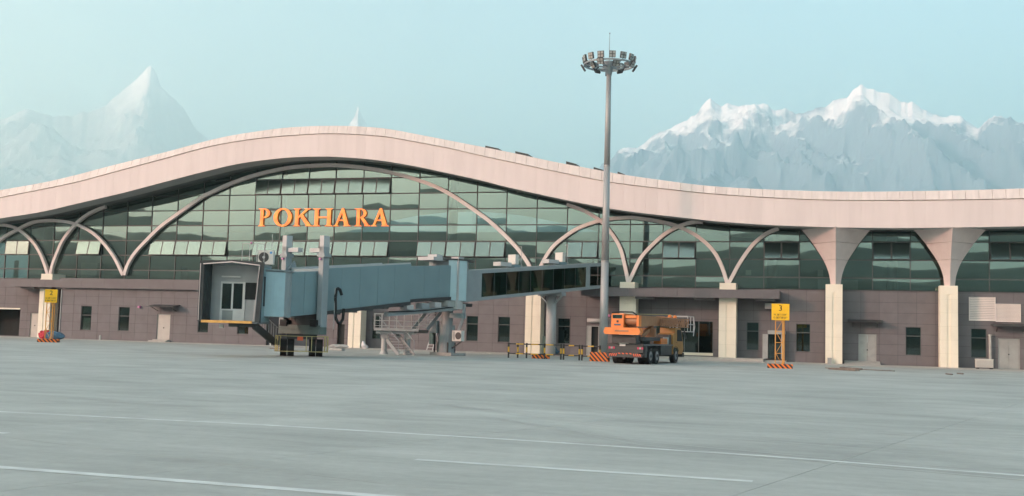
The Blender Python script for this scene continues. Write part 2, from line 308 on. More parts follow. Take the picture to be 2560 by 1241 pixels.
massif('mountain', [(-700, 420), (-300, 340), (-80, 322), (0, 300), (35, 287), (62, 272), (105, 284), (180, 292), (262, 268), (285, 245), (305, 228), (338, 200), (362, 178), (377, 163), (393, 186), (402, 214), (440, 248), (466, 284), (492, 325), (560, 372), (700, 420), (850, 520)], 32500, 9500, 4000, 460, 170, 9.7, 1400, mtn_mat(9000, 10000, 1., (.42, .46, .49)), 1., 4300.)  # paler again, its fading into the sky is put into the base colour
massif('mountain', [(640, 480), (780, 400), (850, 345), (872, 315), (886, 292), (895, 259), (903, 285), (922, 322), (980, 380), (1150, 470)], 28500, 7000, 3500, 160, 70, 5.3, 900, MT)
massif('hill', [(1180, 560), (1400, 480), (1500, 437), (1545, 425), (1585, 414), (1622, 412), (1660, 425), (1700, 431), (1745, 444), (1800, 460), (1880, 478), (2000, 505), (2300, 545)], 16500, 3600, 3600, 200, 50, 21., 380, HM, .4, 1200., 0)
massif('hill', [(1900, 560), (1980, 500), (2040, 487), (2080, 490), (2180, 505), (2500, 530), (3000, 560)], 15000, 3200, 3200, 120, 40, 27., 300, HM, .4, 1000., 0)
# hills on the far side of the airfield, behind the photographer, which the glass front mirrors
def backhills(name, D, az0, az1, hgt, seed):
    vs = []; fs = []; N, K = 150, 14; B = V((45, 0, 0))
    for i in range(N):
        az = math.radians(az0+(az1-az0)*i/(N-1)); e = hgt*(.72+.42*noise.noise(V((i*.085, seed, 0)))+.16*noise.noise(V((i*.3, seed, 4)))+.05*noise.noise(V((i*1.1, seed, 8))))
        for j in range(K):
            t = j/(K-1); d = D*(1+.55*t); k = math.sin(math.pi*min(1, t*1.02))
            h = e*k + 25*noise.noise(V((i*.6, j*.9, seed)))*k
            vs.append((B.x+math.sin(az)*d, B.y-math.cos(az)*d, h-.5))
    for i in range(N-1):
        for j in range(K-1): a = i*K+j; fs.append((a, a+1, a+K+1, a+K))
    MB().add(vs, fs).build(name, HM, kind='structure', smooth=True)
backhills('hill', 3600, -80, 80, 520, 2.2)
backhills('hill', 1500, -70, 70, 100, 7.9)
# haze: one closed box of even, pale air
B_, T_ = 75000, 7650
hm = bpy.data.materials.new('haze_air'); hm.use_nodes = True; ht = hm.node_tree; ht.nodes.clear(); ho = ht.nodes.new('ShaderNodeOutputMaterial'); hp = ht.nodes.new('ShaderNodeVolumePrincipled')
hp.inputs['Color'].default_value = (*HAZE_COLOR, 1); hp.inputs['Density'].default_value = HAZE_DENSITY; hp.inputs['Anisotropy'].default_value = .55; ht.links.new(hp.outputs[0], ho.inputs[1])
MB().box(-B_, B_, -B_, B_, -62, T_).build('haze', hm, kind='stuff')
# ================================================================== TERMINAL
TB = thing('terminal_building', 'long terminal with wave-shaped pale roof edge and green mirrored glass front', 'building', (45, 6, 0))
def curve(pts, Y):
    P = [at(x, y, Y) for x, y in pts]; X = [p.x for p in P]; Z = [p.z for p in P]; n = len(X)
    m = [0]*n
    for i in range(n):
        if i == 0: m[i] = (Z[1]-Z[0])/(X[1]-X[0])
        elif i == n-1: m[i] = (Z[-1]-Z[-2])/(X[-1]-X[-2])
        else: m[i] = (Z[i+1]-Z[i-1])/(X[i+1]-X[i-1])
    def f(x):
        i = max(0, min(n-2, bisect.bisect(X, x)-1)); h = X[i+1]-X[i]; t = (x-X[i])/h
        if t < 0: return Z[0]+m[0]*(x-X[0])
        if t > 1: return Z[-1]+m[-1]*(x-X[-1])
        return (2*t**3-3*t*t+1)*Z[i]+(t**3-2*t*t+t)*h*m[i]+(-2*t**3+3*t*t)*Z[i+1]+(t**3-t*t)*h*m[i+1]
    return f
YF = -3.8
FT = curve([(0, 475), (131, 451), (292, 410), (427, 376), (517, 351.5), (585, 337), (694, 321), (750, 316.5), (806, 314.5), (874, 315), (960, 321), (1060, 345-6), (1158, 358), (1281, 382), (1378, 403), (1479, 422), (1552, 435.5), (1645, 449), (1761, 463.5), (1897, 472.5), (2059, 478), (2180, 479), (2287, 477.5), (2423, 475), (2560, 471)], YF)
FL = curve([(0, 495), (187, 457), (300, 427), (405, 399), (525, 367), (637, 348), (750, 338), (840, 335), (960, 342), (1020, 352), (1117, 370), (1213, 392), (1310, 412.5), (1407, 433), (1503, 452), (1560, 461), (1645, 471), (1790, 486), (2013, 499), (2180, 501.5), (2400, 500), (2560, 497)], YF)
FB = curve([(0, 545.6), (100, 530), (200, 507), (309, 481.5), (400, 457.5), (500, 431.5), (600, 408.5), (697, 395.8), (759, 391.8), (800, 391), (839, 391.6), (941, 399.7), (1034, 414.5), (1122, 433), (1200, 450), (1269, 467.5), (1421, 500.7), (1523, 520.5), (1600, 531.5), (1675, 540), (1800, 553.5), (1912, 561.3), (2000, 565), (2101, 568), (2256, 569.3), (2400, 568), (2560, 565)], YF)
XL, XR = at(-260, 560, YF).x, at(2850, 560, YF).x
roof = MB(); N = 150; xs = [XL+(XR-XL)*i/N for i in range(N+1)]
vs = []
for x in xs: vs += [(x, YF+.32, FT(x)-.02), (x, YF+2.5, FT(x)+.10-.25), (x, 40, FT(x)-.6), (x, 40, FB(x)), (x, .2, FB(x)+.55), (x, YF+.32, FB(x)+.25)]
fs = [(i*6+j, i*6+(j+1) % 6, i*6+6+(j+1) % 6, i*6+6+j) for i in range(N) for j in range(6)]
ROOF = roof.add(vs, fs).build('roof', M['roof'], TB)
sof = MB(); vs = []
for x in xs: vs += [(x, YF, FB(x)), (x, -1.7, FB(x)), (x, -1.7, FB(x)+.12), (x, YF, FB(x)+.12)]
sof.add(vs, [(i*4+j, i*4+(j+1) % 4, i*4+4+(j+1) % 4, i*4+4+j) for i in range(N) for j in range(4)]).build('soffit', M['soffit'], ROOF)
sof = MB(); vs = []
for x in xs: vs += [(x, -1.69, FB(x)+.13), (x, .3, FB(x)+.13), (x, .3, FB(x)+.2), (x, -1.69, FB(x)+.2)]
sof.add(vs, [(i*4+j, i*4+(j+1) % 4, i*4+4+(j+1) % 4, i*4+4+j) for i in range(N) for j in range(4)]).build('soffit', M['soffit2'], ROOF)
PW = W/3; k0, k1 = int(XL/PW), int(XR/PW)
for k in range(k0, k1):
    a, b = k*PW+.002, (k+1)*PW-.002; a2, b2 = k*PW+.010, (k+1)*PW-.010; mb = MB(); mb2 = MB()
    yo = YF-.02+random.uniform(-.004, .004)
    for s in range(2):
        u, v = a+(b-a)*s/2, a+(b-a)*(s+1)/2
        mb.hexa([(u, yo, FB(u)-.03), (v, yo, FB(v)-.03), (v, YF+.1, FB(v)-.03), (u, YF+.1, FB(u)-.03), (u, yo, FL(u)-.03), (v, yo, FL(v)-.03), (v, YF+.1, FL(v)-.03), (u, YF+.1, FL(u)-.03)])
        u, v = a2+(b2-a2)*s/2, a2+(b2-a2)*(s+1)/2
        mb2.hexa([(u, yo-.08, FL(u)+.02), (v, yo-.08, FL(v)+.02), (v, YF+.1, FL(v)+.02), (u, YF+.1, FL(u)+.02), (u, yo+.16, FT(u)), (v, yo+.16, FT(v)), (v, YF+.34, FT(v)), (u, YF+.34, FT(u))])
    mb.build('fascia_panel', M['fascia'], ROOF); mb2.build('parapet_panel', M['parapet'], ROOF)
bk = MB(); vs = []
for x in xs: vs += [(x, YF+.11, FB(x)+.02), (x, YF+.20, FB(x)+.02), (x, YF+.30, FT(x)-.03), (x, YF+.11, FL(x))]
bk.add(vs, [(i*4+j, i*4+(j+1) % 4, i*4+4+(j+1) % 4, i*4+4+j) for i in range(N) for j in range(4)]).build('fascia_backing', M['creamdark'], ROOF)
for x0, x1, y in ((1213, 1246, 371), (1288, 1320, 385), (1415, 1441, 410), (1484, 1507, 424.5), (1544, 1562, 436)):   # roof hatches standing up behind the parapet
    p, q = at(x0, y-3, -2.6), at(x1, y+4, -2.6); sl = (q.z-p.z)/(q.x-p.x)
    MB().hexa([(p.x, -2.6, p.z-.35), (q.x, -2.6, q.z-.35), (q.x, -.9, q.z-.35), (p.x, -.9, p.z-.35), (p.x, -2.6, p.z+.12), (q.x, -2.6, q.z+.12), (q.x, -.9, q.z+.12), (p.x, -.9, p.z+.12)]).build('roof_hatch', M['darkmetal'], ROOF)
# -------- curtain wall
R0, RH = 3.50943*W, 0.52173*W
mpx = {-5: -166, -4: -105, -3: -44.5, -2: 15.3, -1: 74.7, 0: 134.4, 1: 195.1, 2: 255.1, 3: 315.7, 4: 376.7, 5: 440.3, 6: 504.4, 7: 568.8, 8: 634.2, 9: 698.9, 10: 766.5, 11: 833.6, 12: 903.5, 13: 972.7, 14: 1044.2, 15: 1116.5, 16: 1190, 17: 1264.4, 18: 1340.7, 19: 1417.3, 20: 1496.2, 21: 1575.1, 22: 1657.1, 23: 1739.9, 24: 1824.3, 25: 1910, 26: 1998.6, 27: 2089.5, 28: 2181.3, 29: 2275.6, 30: 2373.5, 31: 2473, 32: 2575, 33: 2680, 34: 2788}
MX = {i: at(x, 603, 0).x for i, x in mpx.items()}
ZB = at(1750, 721, 0).z                      # bottom of the glass
ZS = lambda x: FB(x)+.06
CW = MB()
CW.box(MX[-5], MX[34], .10, .22, ZB-.12, ZB+.06).build('sill_beam', M['mullion'], TB)
CWP = MB().box(MX[-5], MX[34], .12, .2, ZB-.4, ZB-.13).build('curtain_wall', M['mullion'], TB)
rows = [ZB+.02] + [R0+RH*r for r in range(-2, 7)]
lou = {(-1, -2): 1, (-1, 1): 1}
for rng in ((4, 7), (8, 13), (14, 17), (19, 20), (22, 23), (25, 26), (28, 29), (31, 32)):
    for i in range(*rng): lou[(-1, i)] = 1
for i in range(8, 13): lou[(3, i)] = 1
for i in range(-5, 35):
    x = MX[i]; MB().box(x-.035, x+.035, -.035, .12, ZB, min(ZS(x-.03), ZS(x+.03))).build('mullion', M['mullion'], CWP)
for r in range(1, len(rows)):
    z = rows[r]; seg = None; mb = MB(); any_ = False
    for k in range(len(xs)*4):
        x = MX[-5]+(MX[34]-MX[-5])*k/(len(xs)*4); inside = ZS(x) > z+.12
        if inside and seg is None: seg = x
        if (not inside or k == len(xs)*4-1) and seg is not None:
            if x-seg > .3: mb.box(seg, x, -.05, .12, z-.045, z+.045); any_ = True
            seg = None
    if any_: mb.build('transom', M['mullion'], CWP)
NS = 6
for i in range(-5, 34):
    a, b = MX[i]+.035, MX[i+1]-.035
    for r in range(len(rows)-1):
        zb, zt = rows[r]+.045, rows[r+1]-.045
        if max(ZS(a), ZS(b), ZS((a+b)/2)) < zb+.06: continue
        row = r-2-1+0   # rows[0] is the sill row; rows[3] = R0
        isl = (r-3, i) in lou
        tx, tz = random.gauss(0, .0045), random.gauss(0, .0062); bul = random.uniform(.0014, .0036); bux = random.uniform(-.004, .005); hh = zt-zb
        vs = []; fs = []
        for p in range(NS+1):
            for q in range(NS+1):
                u, v = p/NS, q/NS; x = a+(b-a)*u; top = max(zb+.01, min(zt, ZS(x)-.03)); z = zb+(top-zb)*v; vv = (z-zb)/hh
                y = .03-bul*4*vv*(1-vv)-bux*4*u*(1-u)+tx*(u-.5)*(b-a)+tz*(vv-.5)*hh + .0013*noise.noise(V((x*1.1, z*1.3, i*3.7+r)))
                if isl: y = .5; z = max(z, zb)
                vs.append((x, y, z))
        for p in range(NS):
            for q in range(NS): o = p*(NS+1)+q; fs.append((o, o+NS+1, o+NS+2, o+1))
        if isl:
            MB().box(a, b, .30, .34, zb, zt).build('painted_dark_opening', M['dark'], CWP)  # near-black sheet: the unlit room behind the louvers, painted as colour
            hinge_z, o_, L_ = zt-.02, (.08 if i < 0 else (random.uniform(.20, .23) if r == 6 else random.uniform(.29, .33))), hh
            for h in range(2):
                u, v = a+(b-a)*h/2+.03, a+(b-a)*(h+1)/2-.03; dz = math.sqrt(L_*L_-o_*o_)
                n = V((0, -dz, o_)).normalized()*.02; e = V((0, -o_, -dz))
                p0, p1 = V((u, -.06, hinge_z)), V((v, -.06, hinge_z))
                lv = MB().hexa([p0+e-n, p1+e-n, p1-n, p0-n, p0+e, p1+e, p1, p0]).build('louver_window', M['louver'], CWP)
                bw = .035; fm = MB()
                for (s0, s1) in ((p0, p1), (p0+e, p1+e)): fm.beam(s0, s1, .05, .05)
                for s0 in (p0, p1): fm.beam(s0-n*.5, s0+e-n*.5, .03, .05, (1, 0, 0))
                fm.build('sash', M['mullion'], CWP)
        else:
            MB().add(vs, fs).build('pane', M['pane'], CWP, smooth=True)
# interior behind the glass
INT = MB().box(MX[-5], MX[34], .35, 24, ZB-.5, ZB-.15).build('upper_floor', M['floor'], TB)
MB().box(MX[-5], MX[34], 14, 14.3, ZB-.2, 12).build('back_wall', M['interior'], TB)
for x, y in ((118, 560), (1930, 600), (700, 600), (1130, 600), (2230, 600)):
    p = at(x, 640, 2.2); MB().cyl((p.x, 2.2, ZB-.15), (p.x, 2.2, FB(p.x)), .42, n=14).build('interior_column', M['dark'], TB, smooth=True)
for k in range(9):
    x = MX[0]+k*9.3+random.uniform(-1, 1); MB().box(x, x+random.uniform(1, 3.5), 4, 5.2, ZB-.14, ZB+random.uniform(.9, 2.2)).build('service_counter', M['interior'] if k % 2 else M['doordark'], TB)
for xx, y0, y1 in ((1870, 676, 688), (2050, 675, 692), (1530, 668, 690), (40, 652, 696)):
    p, q = at(xx-6, y1, .25), at(xx+8, y0, .25); MB().box(p.x, q.x, .22, .25, p.z, q.z).build('window_notice', M['lgrey'], TB)
# -------- ground floor wall of stone panels with openings
WY = -.2
def wr(x0, y0, x1, y1, Y=WY):
    cxp, cyp = (x0+x1)/2, (y0+y1)/2
    return at(x0, cyp, Y).x, at(x1, cyp, Y).x, at(cxp, y1, Y).z, at(cxp, y0, Y).z
def sub(rs, o):
    out = []
    for (x0, x1, z0, z1) in rs:
        a, b, c, d = o
        if b <= x0 or a >= x1 or d <= z0 or c >= z1: out.append((x0, x1, z0, z1)); continue
        if a > x0: out.append((x0, a, z0, z1))
        if b < x1: out.append((b, x1, z0, z1))
        m0, m1 = max(x0, a), min(x1, b)
        if c > z0: out.append((m0, m1, z0, c))
        if d < z1: out.append((m0, m1, d, z1))
    return [r for r in out if r[1]-r[0] > .03 and r[3]-r[2] > .03]
def stone_wall(parent, xa, xb, Y, ztop, openings, pw=1.4, ph=.83, depth=.3):
    rs = [(xa, xb, -.05, ztop)]
    for o in openings: rs = sub(rs, o)
    mb = MB()
    for (a, b, c, d) in rs: mb.box(a, b, Y+.03, Y+depth, c, d)
    w = mb.build('wall', M['stoneback'], parent)
    g = .009; nz = int(math.ceil(ztop/ph)); nx = int(math.ceil((xb-xa)/pw))
    for i in range(nx):
        for j in range(nz):
            cell = [(xa+i*pw+g, min(xb, xa+(i+1)*pw)-g, j*ph+(g if j else -.04), min(ztop, (j+1)*ph)-g)]
            for o in openings: cell = sub(cell, o)
            if not cell: continue
            y = Y+random.uniform(-.003, .003); pb = MB()
            for (a, b, c, d) in cell: pb.box(a, b, y, Y+.04, c, d)
            pb.build('stone_panel', M['stone'], w)
    return w
def window(parent, rc, Y, tr=.68, sash=None):
    x0, x1, z0, z1 = rc; zt = z0+(z1-z0)*tr; f = .05
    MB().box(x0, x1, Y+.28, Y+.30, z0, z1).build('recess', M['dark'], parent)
    w = MB().box(x0, x0+f, Y+.06, Y+.16, z0, z1).box(x1-f, x1, Y+.06, Y+.16, z0, z1).box(x0+f, x1-f, Y+.06, Y+.16, z0, z0+f).box(x0+f, x1-f, Y+.06, Y+.16, z1-f, z1).box(x0+f, x1-f, Y+.055, Y+.16, zt-.03, zt+.03).build('window', M['frame'], parent)
    MB().box(x0+f, x1-f, Y+.10, Y+.112, zt+.03, z1-f).build('pane', M['doordark'] if False else M['winglass'], w); MB().box(x0+f, x1-f, Y+.13, Y+.142, z0+f, zt-.03).build('pane', M['winglass'], w)
    MB().box(x0+f, x1-f, Y+.2, Y+.21, zt, z1-f).build('blind', M['interior'], w)
    MB().box(x0-.03, x1+.03, Y-.03, Y+.06, z0-.05, z0-.002).build('sill', M['canopy'], w)
    if sash: MB().box(x0+.18, x1-.2, Y+.17, Y+.18, z0+f, z0+(zt-z0)*.82).build('blind', M['blind'], w)
    return w
def door(parent, rc, Y, m='door', two=False):
    x0, x1, z0, z1 = rc
    d = MB().box(x0, x0+.06, Y+.05, Y+.15, z0, z1).box(x1-.06, x1, Y+.05, Y+.15, z0, z1).box(x0+.06, x1-.06, Y+.05, Y+.15, z1-.06, z1).build('door', M['doordark'], parent)
    mid = (x0+x1)/2
    for a, b in (((x0+.065, mid-.006), (mid+.006, x1-.065)) if two else ((x0+.065, x1-.065),)):
        MB().box(a, b, Y+.08, Y+.13, z0, z1-.065).build('leaf', M[m], d)
    MB().box(mid-.05, mid+.04, Y+.03, Y+.08, z0+(z1-z0)*.46, z0+(z1-z0)*.5).build('handle', M['darkmetal'], d)
    return d
wins = [wr(1866, 806, 1897, 876), wr(1990, 810, 2026, 880), wr(2264, 818, 2303, 889), wr(2427, 822, 2467, 895), wr(1166, 790, 1195, 853.5), wr(1245, 792, 1275, 856), wr(1394, 796, 1425, 860), wr(930, 790, 951, 848)]
ZD = lambda r: (r[0], r[1], .03, r[3])
door_s4 = ZD(wr(2146, 836, 2191, 905)); door_r = ZD(wr(2495, 847, 2550, 918)); door_m = ZD(wr(1466, 815, 1497, 878)); vest = (wr(1921, 836, 1953, 896)[0], wr(1921, 836, 1953, 896)[1], .25, wr(1921, 836, 1953, 896)[3]); dkdoor = ZD(wr(843, 811, 861, 862)); ldoor = ZD(wr(75, 783, 97, 842))
glz = wr(1640, 803, 1783, 881); glz = (glz[0], glz[1], .55, glz[3]); gar = wr(-90, 772, 49, 838); gar = (gar[0], gar[1], .10, gar[3])
xa, xb = at(-240, 850, WY).x, at(2800, 900, WY).x
AX0, AX1 = at(152, 800, -3.).x, at(668, 800, -3.).x
stone_wall(TB, xa, AX0+.6, WY, ZB-.02, [gar, ldoor])
stone_wall(TB, AX1-.3, xb, WY, ZB-.02, wins+[door_s4, door_r, door_m, vest, dkdoor, glz])
for i, rc in enumerate(wins): window(TB, rc, WY)
door(TB, door_s4, WY, 'doordark', True); door(TB, door_r, WY, 'doordark', True); door(TB, ldoor, WY, 'door')
MB().box(*glz[:2], WY+.27, WY+.3, glz[2], glz[3]).build('recess', M['dark'], TB)
g = MB().box(glz[0], glz[1], WY+.05, WY+.16, glz[2]-.06, glz[2]); n = 4
for k in range(n+1): x = glz[0]+(glz[1]-glz[0]-.06)*k/n; g.box(x, x+.06, WY+.05, WY+.15, glz[2], glz[3])
g = g.build('shopfront_frame', M['frame'], TB)
for k in range(n): x = glz[0]+(glz[1]-glz[0]-.06)*k/n; MB().box(x+.06, x+(glz[1]-glz[0]-.06)/n, WY+.1, WY+.112, glz[2], glz[3]).build('pane', M['winglass'], g)
MB().box(glz[0], glz[1], WY-.04, WY-.005, .32, .54).build('plinth_strip', M['cream'], TB)
MB().box(gar[0], gar[1], WY+2.5, WY+2.6, -.05, gar[3]).build('recess', M['dark'], TB)
MB().box(gar[0], gar[1], WY-.05, WY+.02, gar[3]-.01, gar[3]+.12).build('lintel', M['cream'], TB)
# open doors
x0, x1, z0, z1 = door_m; MB().box(x0, x1, WY+.26, WY+.29, z0, z1).build('recess', M['dark'], TB); d = MB().box(x0, x0+.06, WY, WY+.14, z0, z1).box(x1-.06, x1, WY, WY+.14, z0, z1).box(x0+.06, x1-.06, WY, WY+.14, z1-.06, z1).build('door', M['doordark'], TB); MB().box(x0+.07, x0+.42, WY+.03, WY+.08, z0, z1-.07).build('leaf', M['doordark'], d)
MB().cyl((x0+.1, WY-.25, z1+.45), (x1+.6, WY-.25, z1+.45), .17, n=12).build('air_curtain', M['lgrey'], TB, smooth=True)
x0, x1, z0, z1 = dkdoor; MB().box(x0, x1, WY+.26, WY+.29, z0, z1).build('recess', M['dark'], TB)
x0, x1, z0, z1 = vest; d = MB().box(x0-.42, x0, WY-.75, WY-.02, z0, z1-.02).box(x1+.02, x1+.30, WY-.75, WY-.02, z0, z1-.02).box(x0-.02, x1+.35, WY-.77, WY-.02, z1, z1+.3).build('door', M['doordark'], TB); MB().box(x0, x1, WY+.26, WY+.29, z0, z1).build('recess', M['dark'], d); MB().box(x0+.05, x1-.05, WY-.3, WY-.25, z0, z1-.03).build('leaf', M['winglass'], d)
# annex at the left
AY = -3.
awins = [wr(202, 765, 228, 826, AY), wr(296, 767.5, 323, 828, AY), wr(495, 771, 521, 832, AY), wr(594, 774, 622, 836, AY)]
adoor = ZD(wr(392, 786, 425, 849, AY)); adoor = (adoor[0], adoor[1], .16, adoor[3])
AZ = at(300, 722, AY-.4).z
stone_wall(TB, AX0, AX1, AY, AZ+.05, awins+[adoor])
MB().box(AX1-.3, AX1-.02, AY+.31, WY, 0, AZ).build('side_wall', M['stone'], TB); MB().box(AX0+.02, AX0+.3, AY+.31, WY, 0, AZ).build('side_wall', M['stone'], TB)
for i, rc in enumerate(awins): window(TB, rc, AY, .62, sash=(i == 0))
door(TB, adoor, AY)
bz = at(300, 697.5, AY-.4).z; b0 = at(149, 710, AY-.4).x
nb = 9
for k in range(nb):
    x0 = b0+(AX1+.4-b0)*k/nb; MB().box(x0+.006, b0+(AX1+.4-b0)*(k+1)/nb-.006, AY-.4, AY-.32, AZ, bz).build('band_panel', M['canopy'], TB)
MB().box(b0+.01, AX1+.39, AY-.31, WY, AZ+.06, bz-.02).build('annex_roof', M['canopy'], TB)
st = adoor; MB().box(st[0]-.35, st[1]+.1, AY-.75, AY-.01, .031, .15).build('door_step', M['step'], TB); MB().box(st[0]-.12, st[1]+.05, AY-.42, AY-.01, .152, .24).build('door_step', M['step'], TB)
# awnings over doors
def awning(x0, x1, y, Y, out=1.2):
    p, q = at(x0, y, Y-out*.8), at(x1, y, Y-out*.8)
    MB().hexa([(p.x, Y-out, p.z-.05), (q.x, Y-out, p.z-.05), (q.x, Y-.005, p.z+.12), (p.x, Y-.005, p.z+.12), (p.x, Y-out, p.z), (q.x, Y-out, p.z), (q.x, Y-.005, p.z+.19), (p.x, Y-.005, p.z+.19)]).build('awning', M['darkmetal'], TB)
    for t in (.15, .85): X = p.x+(q.x-p.x)*t; MB().beam((X, Y-.01, p.z-.4), (X, Y-out*.9, p.z-.04), .05, .05).build('awning_bracket', M['darkmetal'], TB)
awning(370, 436, 766, AY); awning(2119, 2207, 804, WY); awning(2481, 2575, 815, WY)
MB().obox((at(350, 768, AY).x, AY-.12, at(350, 768, AY).z), (.10, 0, 0), (0, .12, 0), (0, 0, .10)).build('wall_lamp', M['magenta'], TB)
p = at(1524, 790, WY); MB().obox((p.x, WY-.15, p.z), (.10, 0, 0), (0, .12, 0), (0, 0, .10)).build('wall_lamp', M['magenta'], TB)
# wall vents
for x0, y0, x1, y1 in ((2424, 745, 2487, 801), (2491, 762, 2550, 804)):
    a, b, c, d = wr(x0, y0, x1, y1, WY-.06); v = MB().box(a-.05, a, WY-.12, WY-.005, c, d).box(b, b+.05, WY-.12, WY-.005, c, d).box(a-.05, b+.05, WY-.12, WY-.005, d+.002, d+.05).box(a-.05, b+.05, WY-.12, WY-.005, c-.05, c-.002).build('wall_vent', M['vent'], TB)
    n = 13; hgt = (d-c)/n; me = MB().hexa([(a, WY-.10, 0), (b, WY-.10, 0), (b, WY-.02, hgt*.75), (a, WY-.02, hgt*.75), (a, WY-.10, .025), (b, WY-.10, .025), (b, WY-.02, hgt*.75+.02), (a, WY-.02, hgt*.75+.02)]).mesh('slat', M['vent'], ORG[TB.name])
    for k in range(n):
        o = bpy.data.objects.new('slat', me); col.objects.link(o); o.parent = v; o.location = (0, 0, c+k*hgt)
p = at(1925, 764, WY); MB().box(p.x-.35, p.x+.9, WY-.9, WY-.1, p.z-.3, p.z+.15).build('camera_housing', M['doordark'], TB)
# canopies
def canopy(x0, x1, yt, yb, Y, xc=None, n=8):
    xm = (x0+x1)/2; zt, zb = at(xm, yt, Y).z, at(xm, yb, Y).z; a, b = at(x0, yt, Y).x, at(x1, yt, Y).x
    MB().box(a+.02, b-.02, Y+.09, WY-.005, zb+.05, zt-.02).build('canopy', M['canopy'], TB)
    for k in range(n): MB().box(a+(b-a)*k/n+.006, a+(b-a)*(k+1)/n-.006, Y, Y+.08, zb, zt).build('canopy_panel', M['canopy'], TB)
    for k in range(3):
        u = a+(b-a)*(.28+.3*k); MB().box(u, u+1.6, Y+.4, Y+1.6, zb-.16, zb+.04).build('canopy_light', M['canopy'], TB)
canopy(1452, 1949, 722.5, 743.5, -2.7, n=12); canopy(4, 152, 699, 717.5, -2.9, n=4)
# platform under the right canopy, ramp
a, b = at(1640, 893, -2.).x, at(1910, 900, -2.).x; MB().box(a, b, -2.9, WY-.01, .031, .24).build('entrance_platform', M['step'], TB)
MB().box(b+.01, b+1.7, -2.1, WY-.01, .031, .14).build('door_step', M['step'], TB)
a, b = at(2121, 908, WY-1).x, at(2196, 908, WY-1).x
MB().hexa([(a-.3, WY-1.7, .031), (b+.15, WY-1.7, .031), (b+.15, WY-.01, .031), (a-.3, WY-.01, .031), (a-.3, WY-1.65, .05), (b+.15, WY-1.65, .05), (b+.15, WY-.01, .30), (a-.3, WY-.01, .30)]).build('door_ramp', M['step'], TB)
# -------- columns
CYC = -1.25; CFY = CYC-.6
def column(px0, px1, ytop, cap=None, base=.03):
    xc = at((px0+px1)/2, 800, CFY).x; hw = .5*(at(px1, 800, CFY).x-at(px0, 800, CFY).x); zt = at((px0+px1)/2, ytop, CFY).z
    c = MB().box(xc-hw+.06, xc+hw-.06, CFY+.07, CYC+.52, base-.03, zt-.03).build('column', M['creamdark'], TB)
    n = max(1, round((zt-base)/1.08)); h = (zt-base)/n
    for k in range(n):
        z0, z1 = base+k*h+.006, base+(k+1)*h-.006
        p = MB()
        if k == n-1: p.box(xc-hw, xc+hw, CFY, CYC+.58, z0+h*.35, z1); z1 = z0+h*.35-.004
        p.box(xc-hw, xc-.13, CFY, CYC+.58, z0, z1).box(xc+.13, xc+hw, CFY, CYC+.58, z0, z1).box(xc-.13, xc+.13, CFY+.06, CYC+.5, z0, z1)
        p.build('cladding_panel', M['cream'], c)
    return xc, hw, zt
column(95, 123, 697); MB().box(at(103, 690, CFY-.1).x, at(131, 690, CFY-.1).x, CFY-.1, -.04, at(117, 697.5, CFY-.1).z-.3, at(117, 685, CFY-.1).z).build('column_cap', M['cream'], TB)
column(871, 902, 697); column(1313, 1351, 700); 
column(1548, 1589, 726, base=.03); column(1797, 1840, 726, base=.2)
for x0, x1, y0, y1 in ((1550, 1587, 705.5, 721), (1799, 1840, 708, 724.5)):
    MB().box(at(x0, y0, CFY).x, at(x1, y0, CFY).x, CFY-.03, -.04, at((x0+x1)/2, y1, CFY).z-.5, at((x0+x1)/2, y0, CFY).z).build('column_cap', M['cream'], TB)
def flared(px0, px1, ytop, cx, prof):
    xc, hw, zt = column(px0, px1, ytop); xc = at(cx, 700, CYC).x
    m = at(cx, 640, CYC).x-at(cx-1, 640, CYC).x
    P = [(h*m, at(cx, y, CYC).z) for h, y in prof]; P.sort(key=lambda q: q[1]); P[0] = (P[0][0], zt-.02); P[-1] = (P[-1][0], FB(xc)+.05)
    # smooth profile
    prv = None; tiers = [P[0][1], at(cx, 649, CYC-1).z, at(cx, 604, CYC-2).z, P[-1][1]]
    def half(z):
        for (h0, z0), (h1, z1) in zip(P[:-1], P[1:]):
            if z <= z1+1e-6: t = (z-z0)/(z1-z0); return h0+(h1-h0)*t
        return P[-1][0]
    cap = MB().cyl((xc, CYC, zt-.02), (xc, CYC, P[-1][1]-.1), .12, .12, 8).build('capital', M['gap'], TB)
    for k in range(3):
        z0, z1 = tiers[k]+(.012 if k else 0), tiers[k+1]-.012; n = 8; vs = []; fs = []
        for i in range(n+1):
            z = z0+(z1-z0)*i/n; h = half(z)
            vs += [(xc-h, CYC, z), (xc, CYC-h, z), (xc+h, CYC, z), (xc, CYC+h*.45, z)]
        for i in range(n):
            for j in range(4): fs.append((i*4+j, i*4+(j+1) % 4, i*4+4+(j+1) % 4, i*4+4+j))
        fs += [(3, 2, 1, 0), tuple(n*4+j for j in range(4))]
        MB().add(vs, fs).build('capital_panel', M['capital'], cap)
prof = [(87, 572), (79, 583), (70, 594), (61, 605), (52, 618), (43.5, 631), (35.5, 643), (28.6, 655), (23, 667), (18.4, 680), (15, 693), (12.6, 710)]
flared(2063.5, 2106, 711, 2089, prof); flared(2349, 2395, 714.5, 2374, [(h*1.05, y) for h, y in prof])
flared(2652, 2700, 716, 2678, [(h*1.1, y) for h, y in prof])
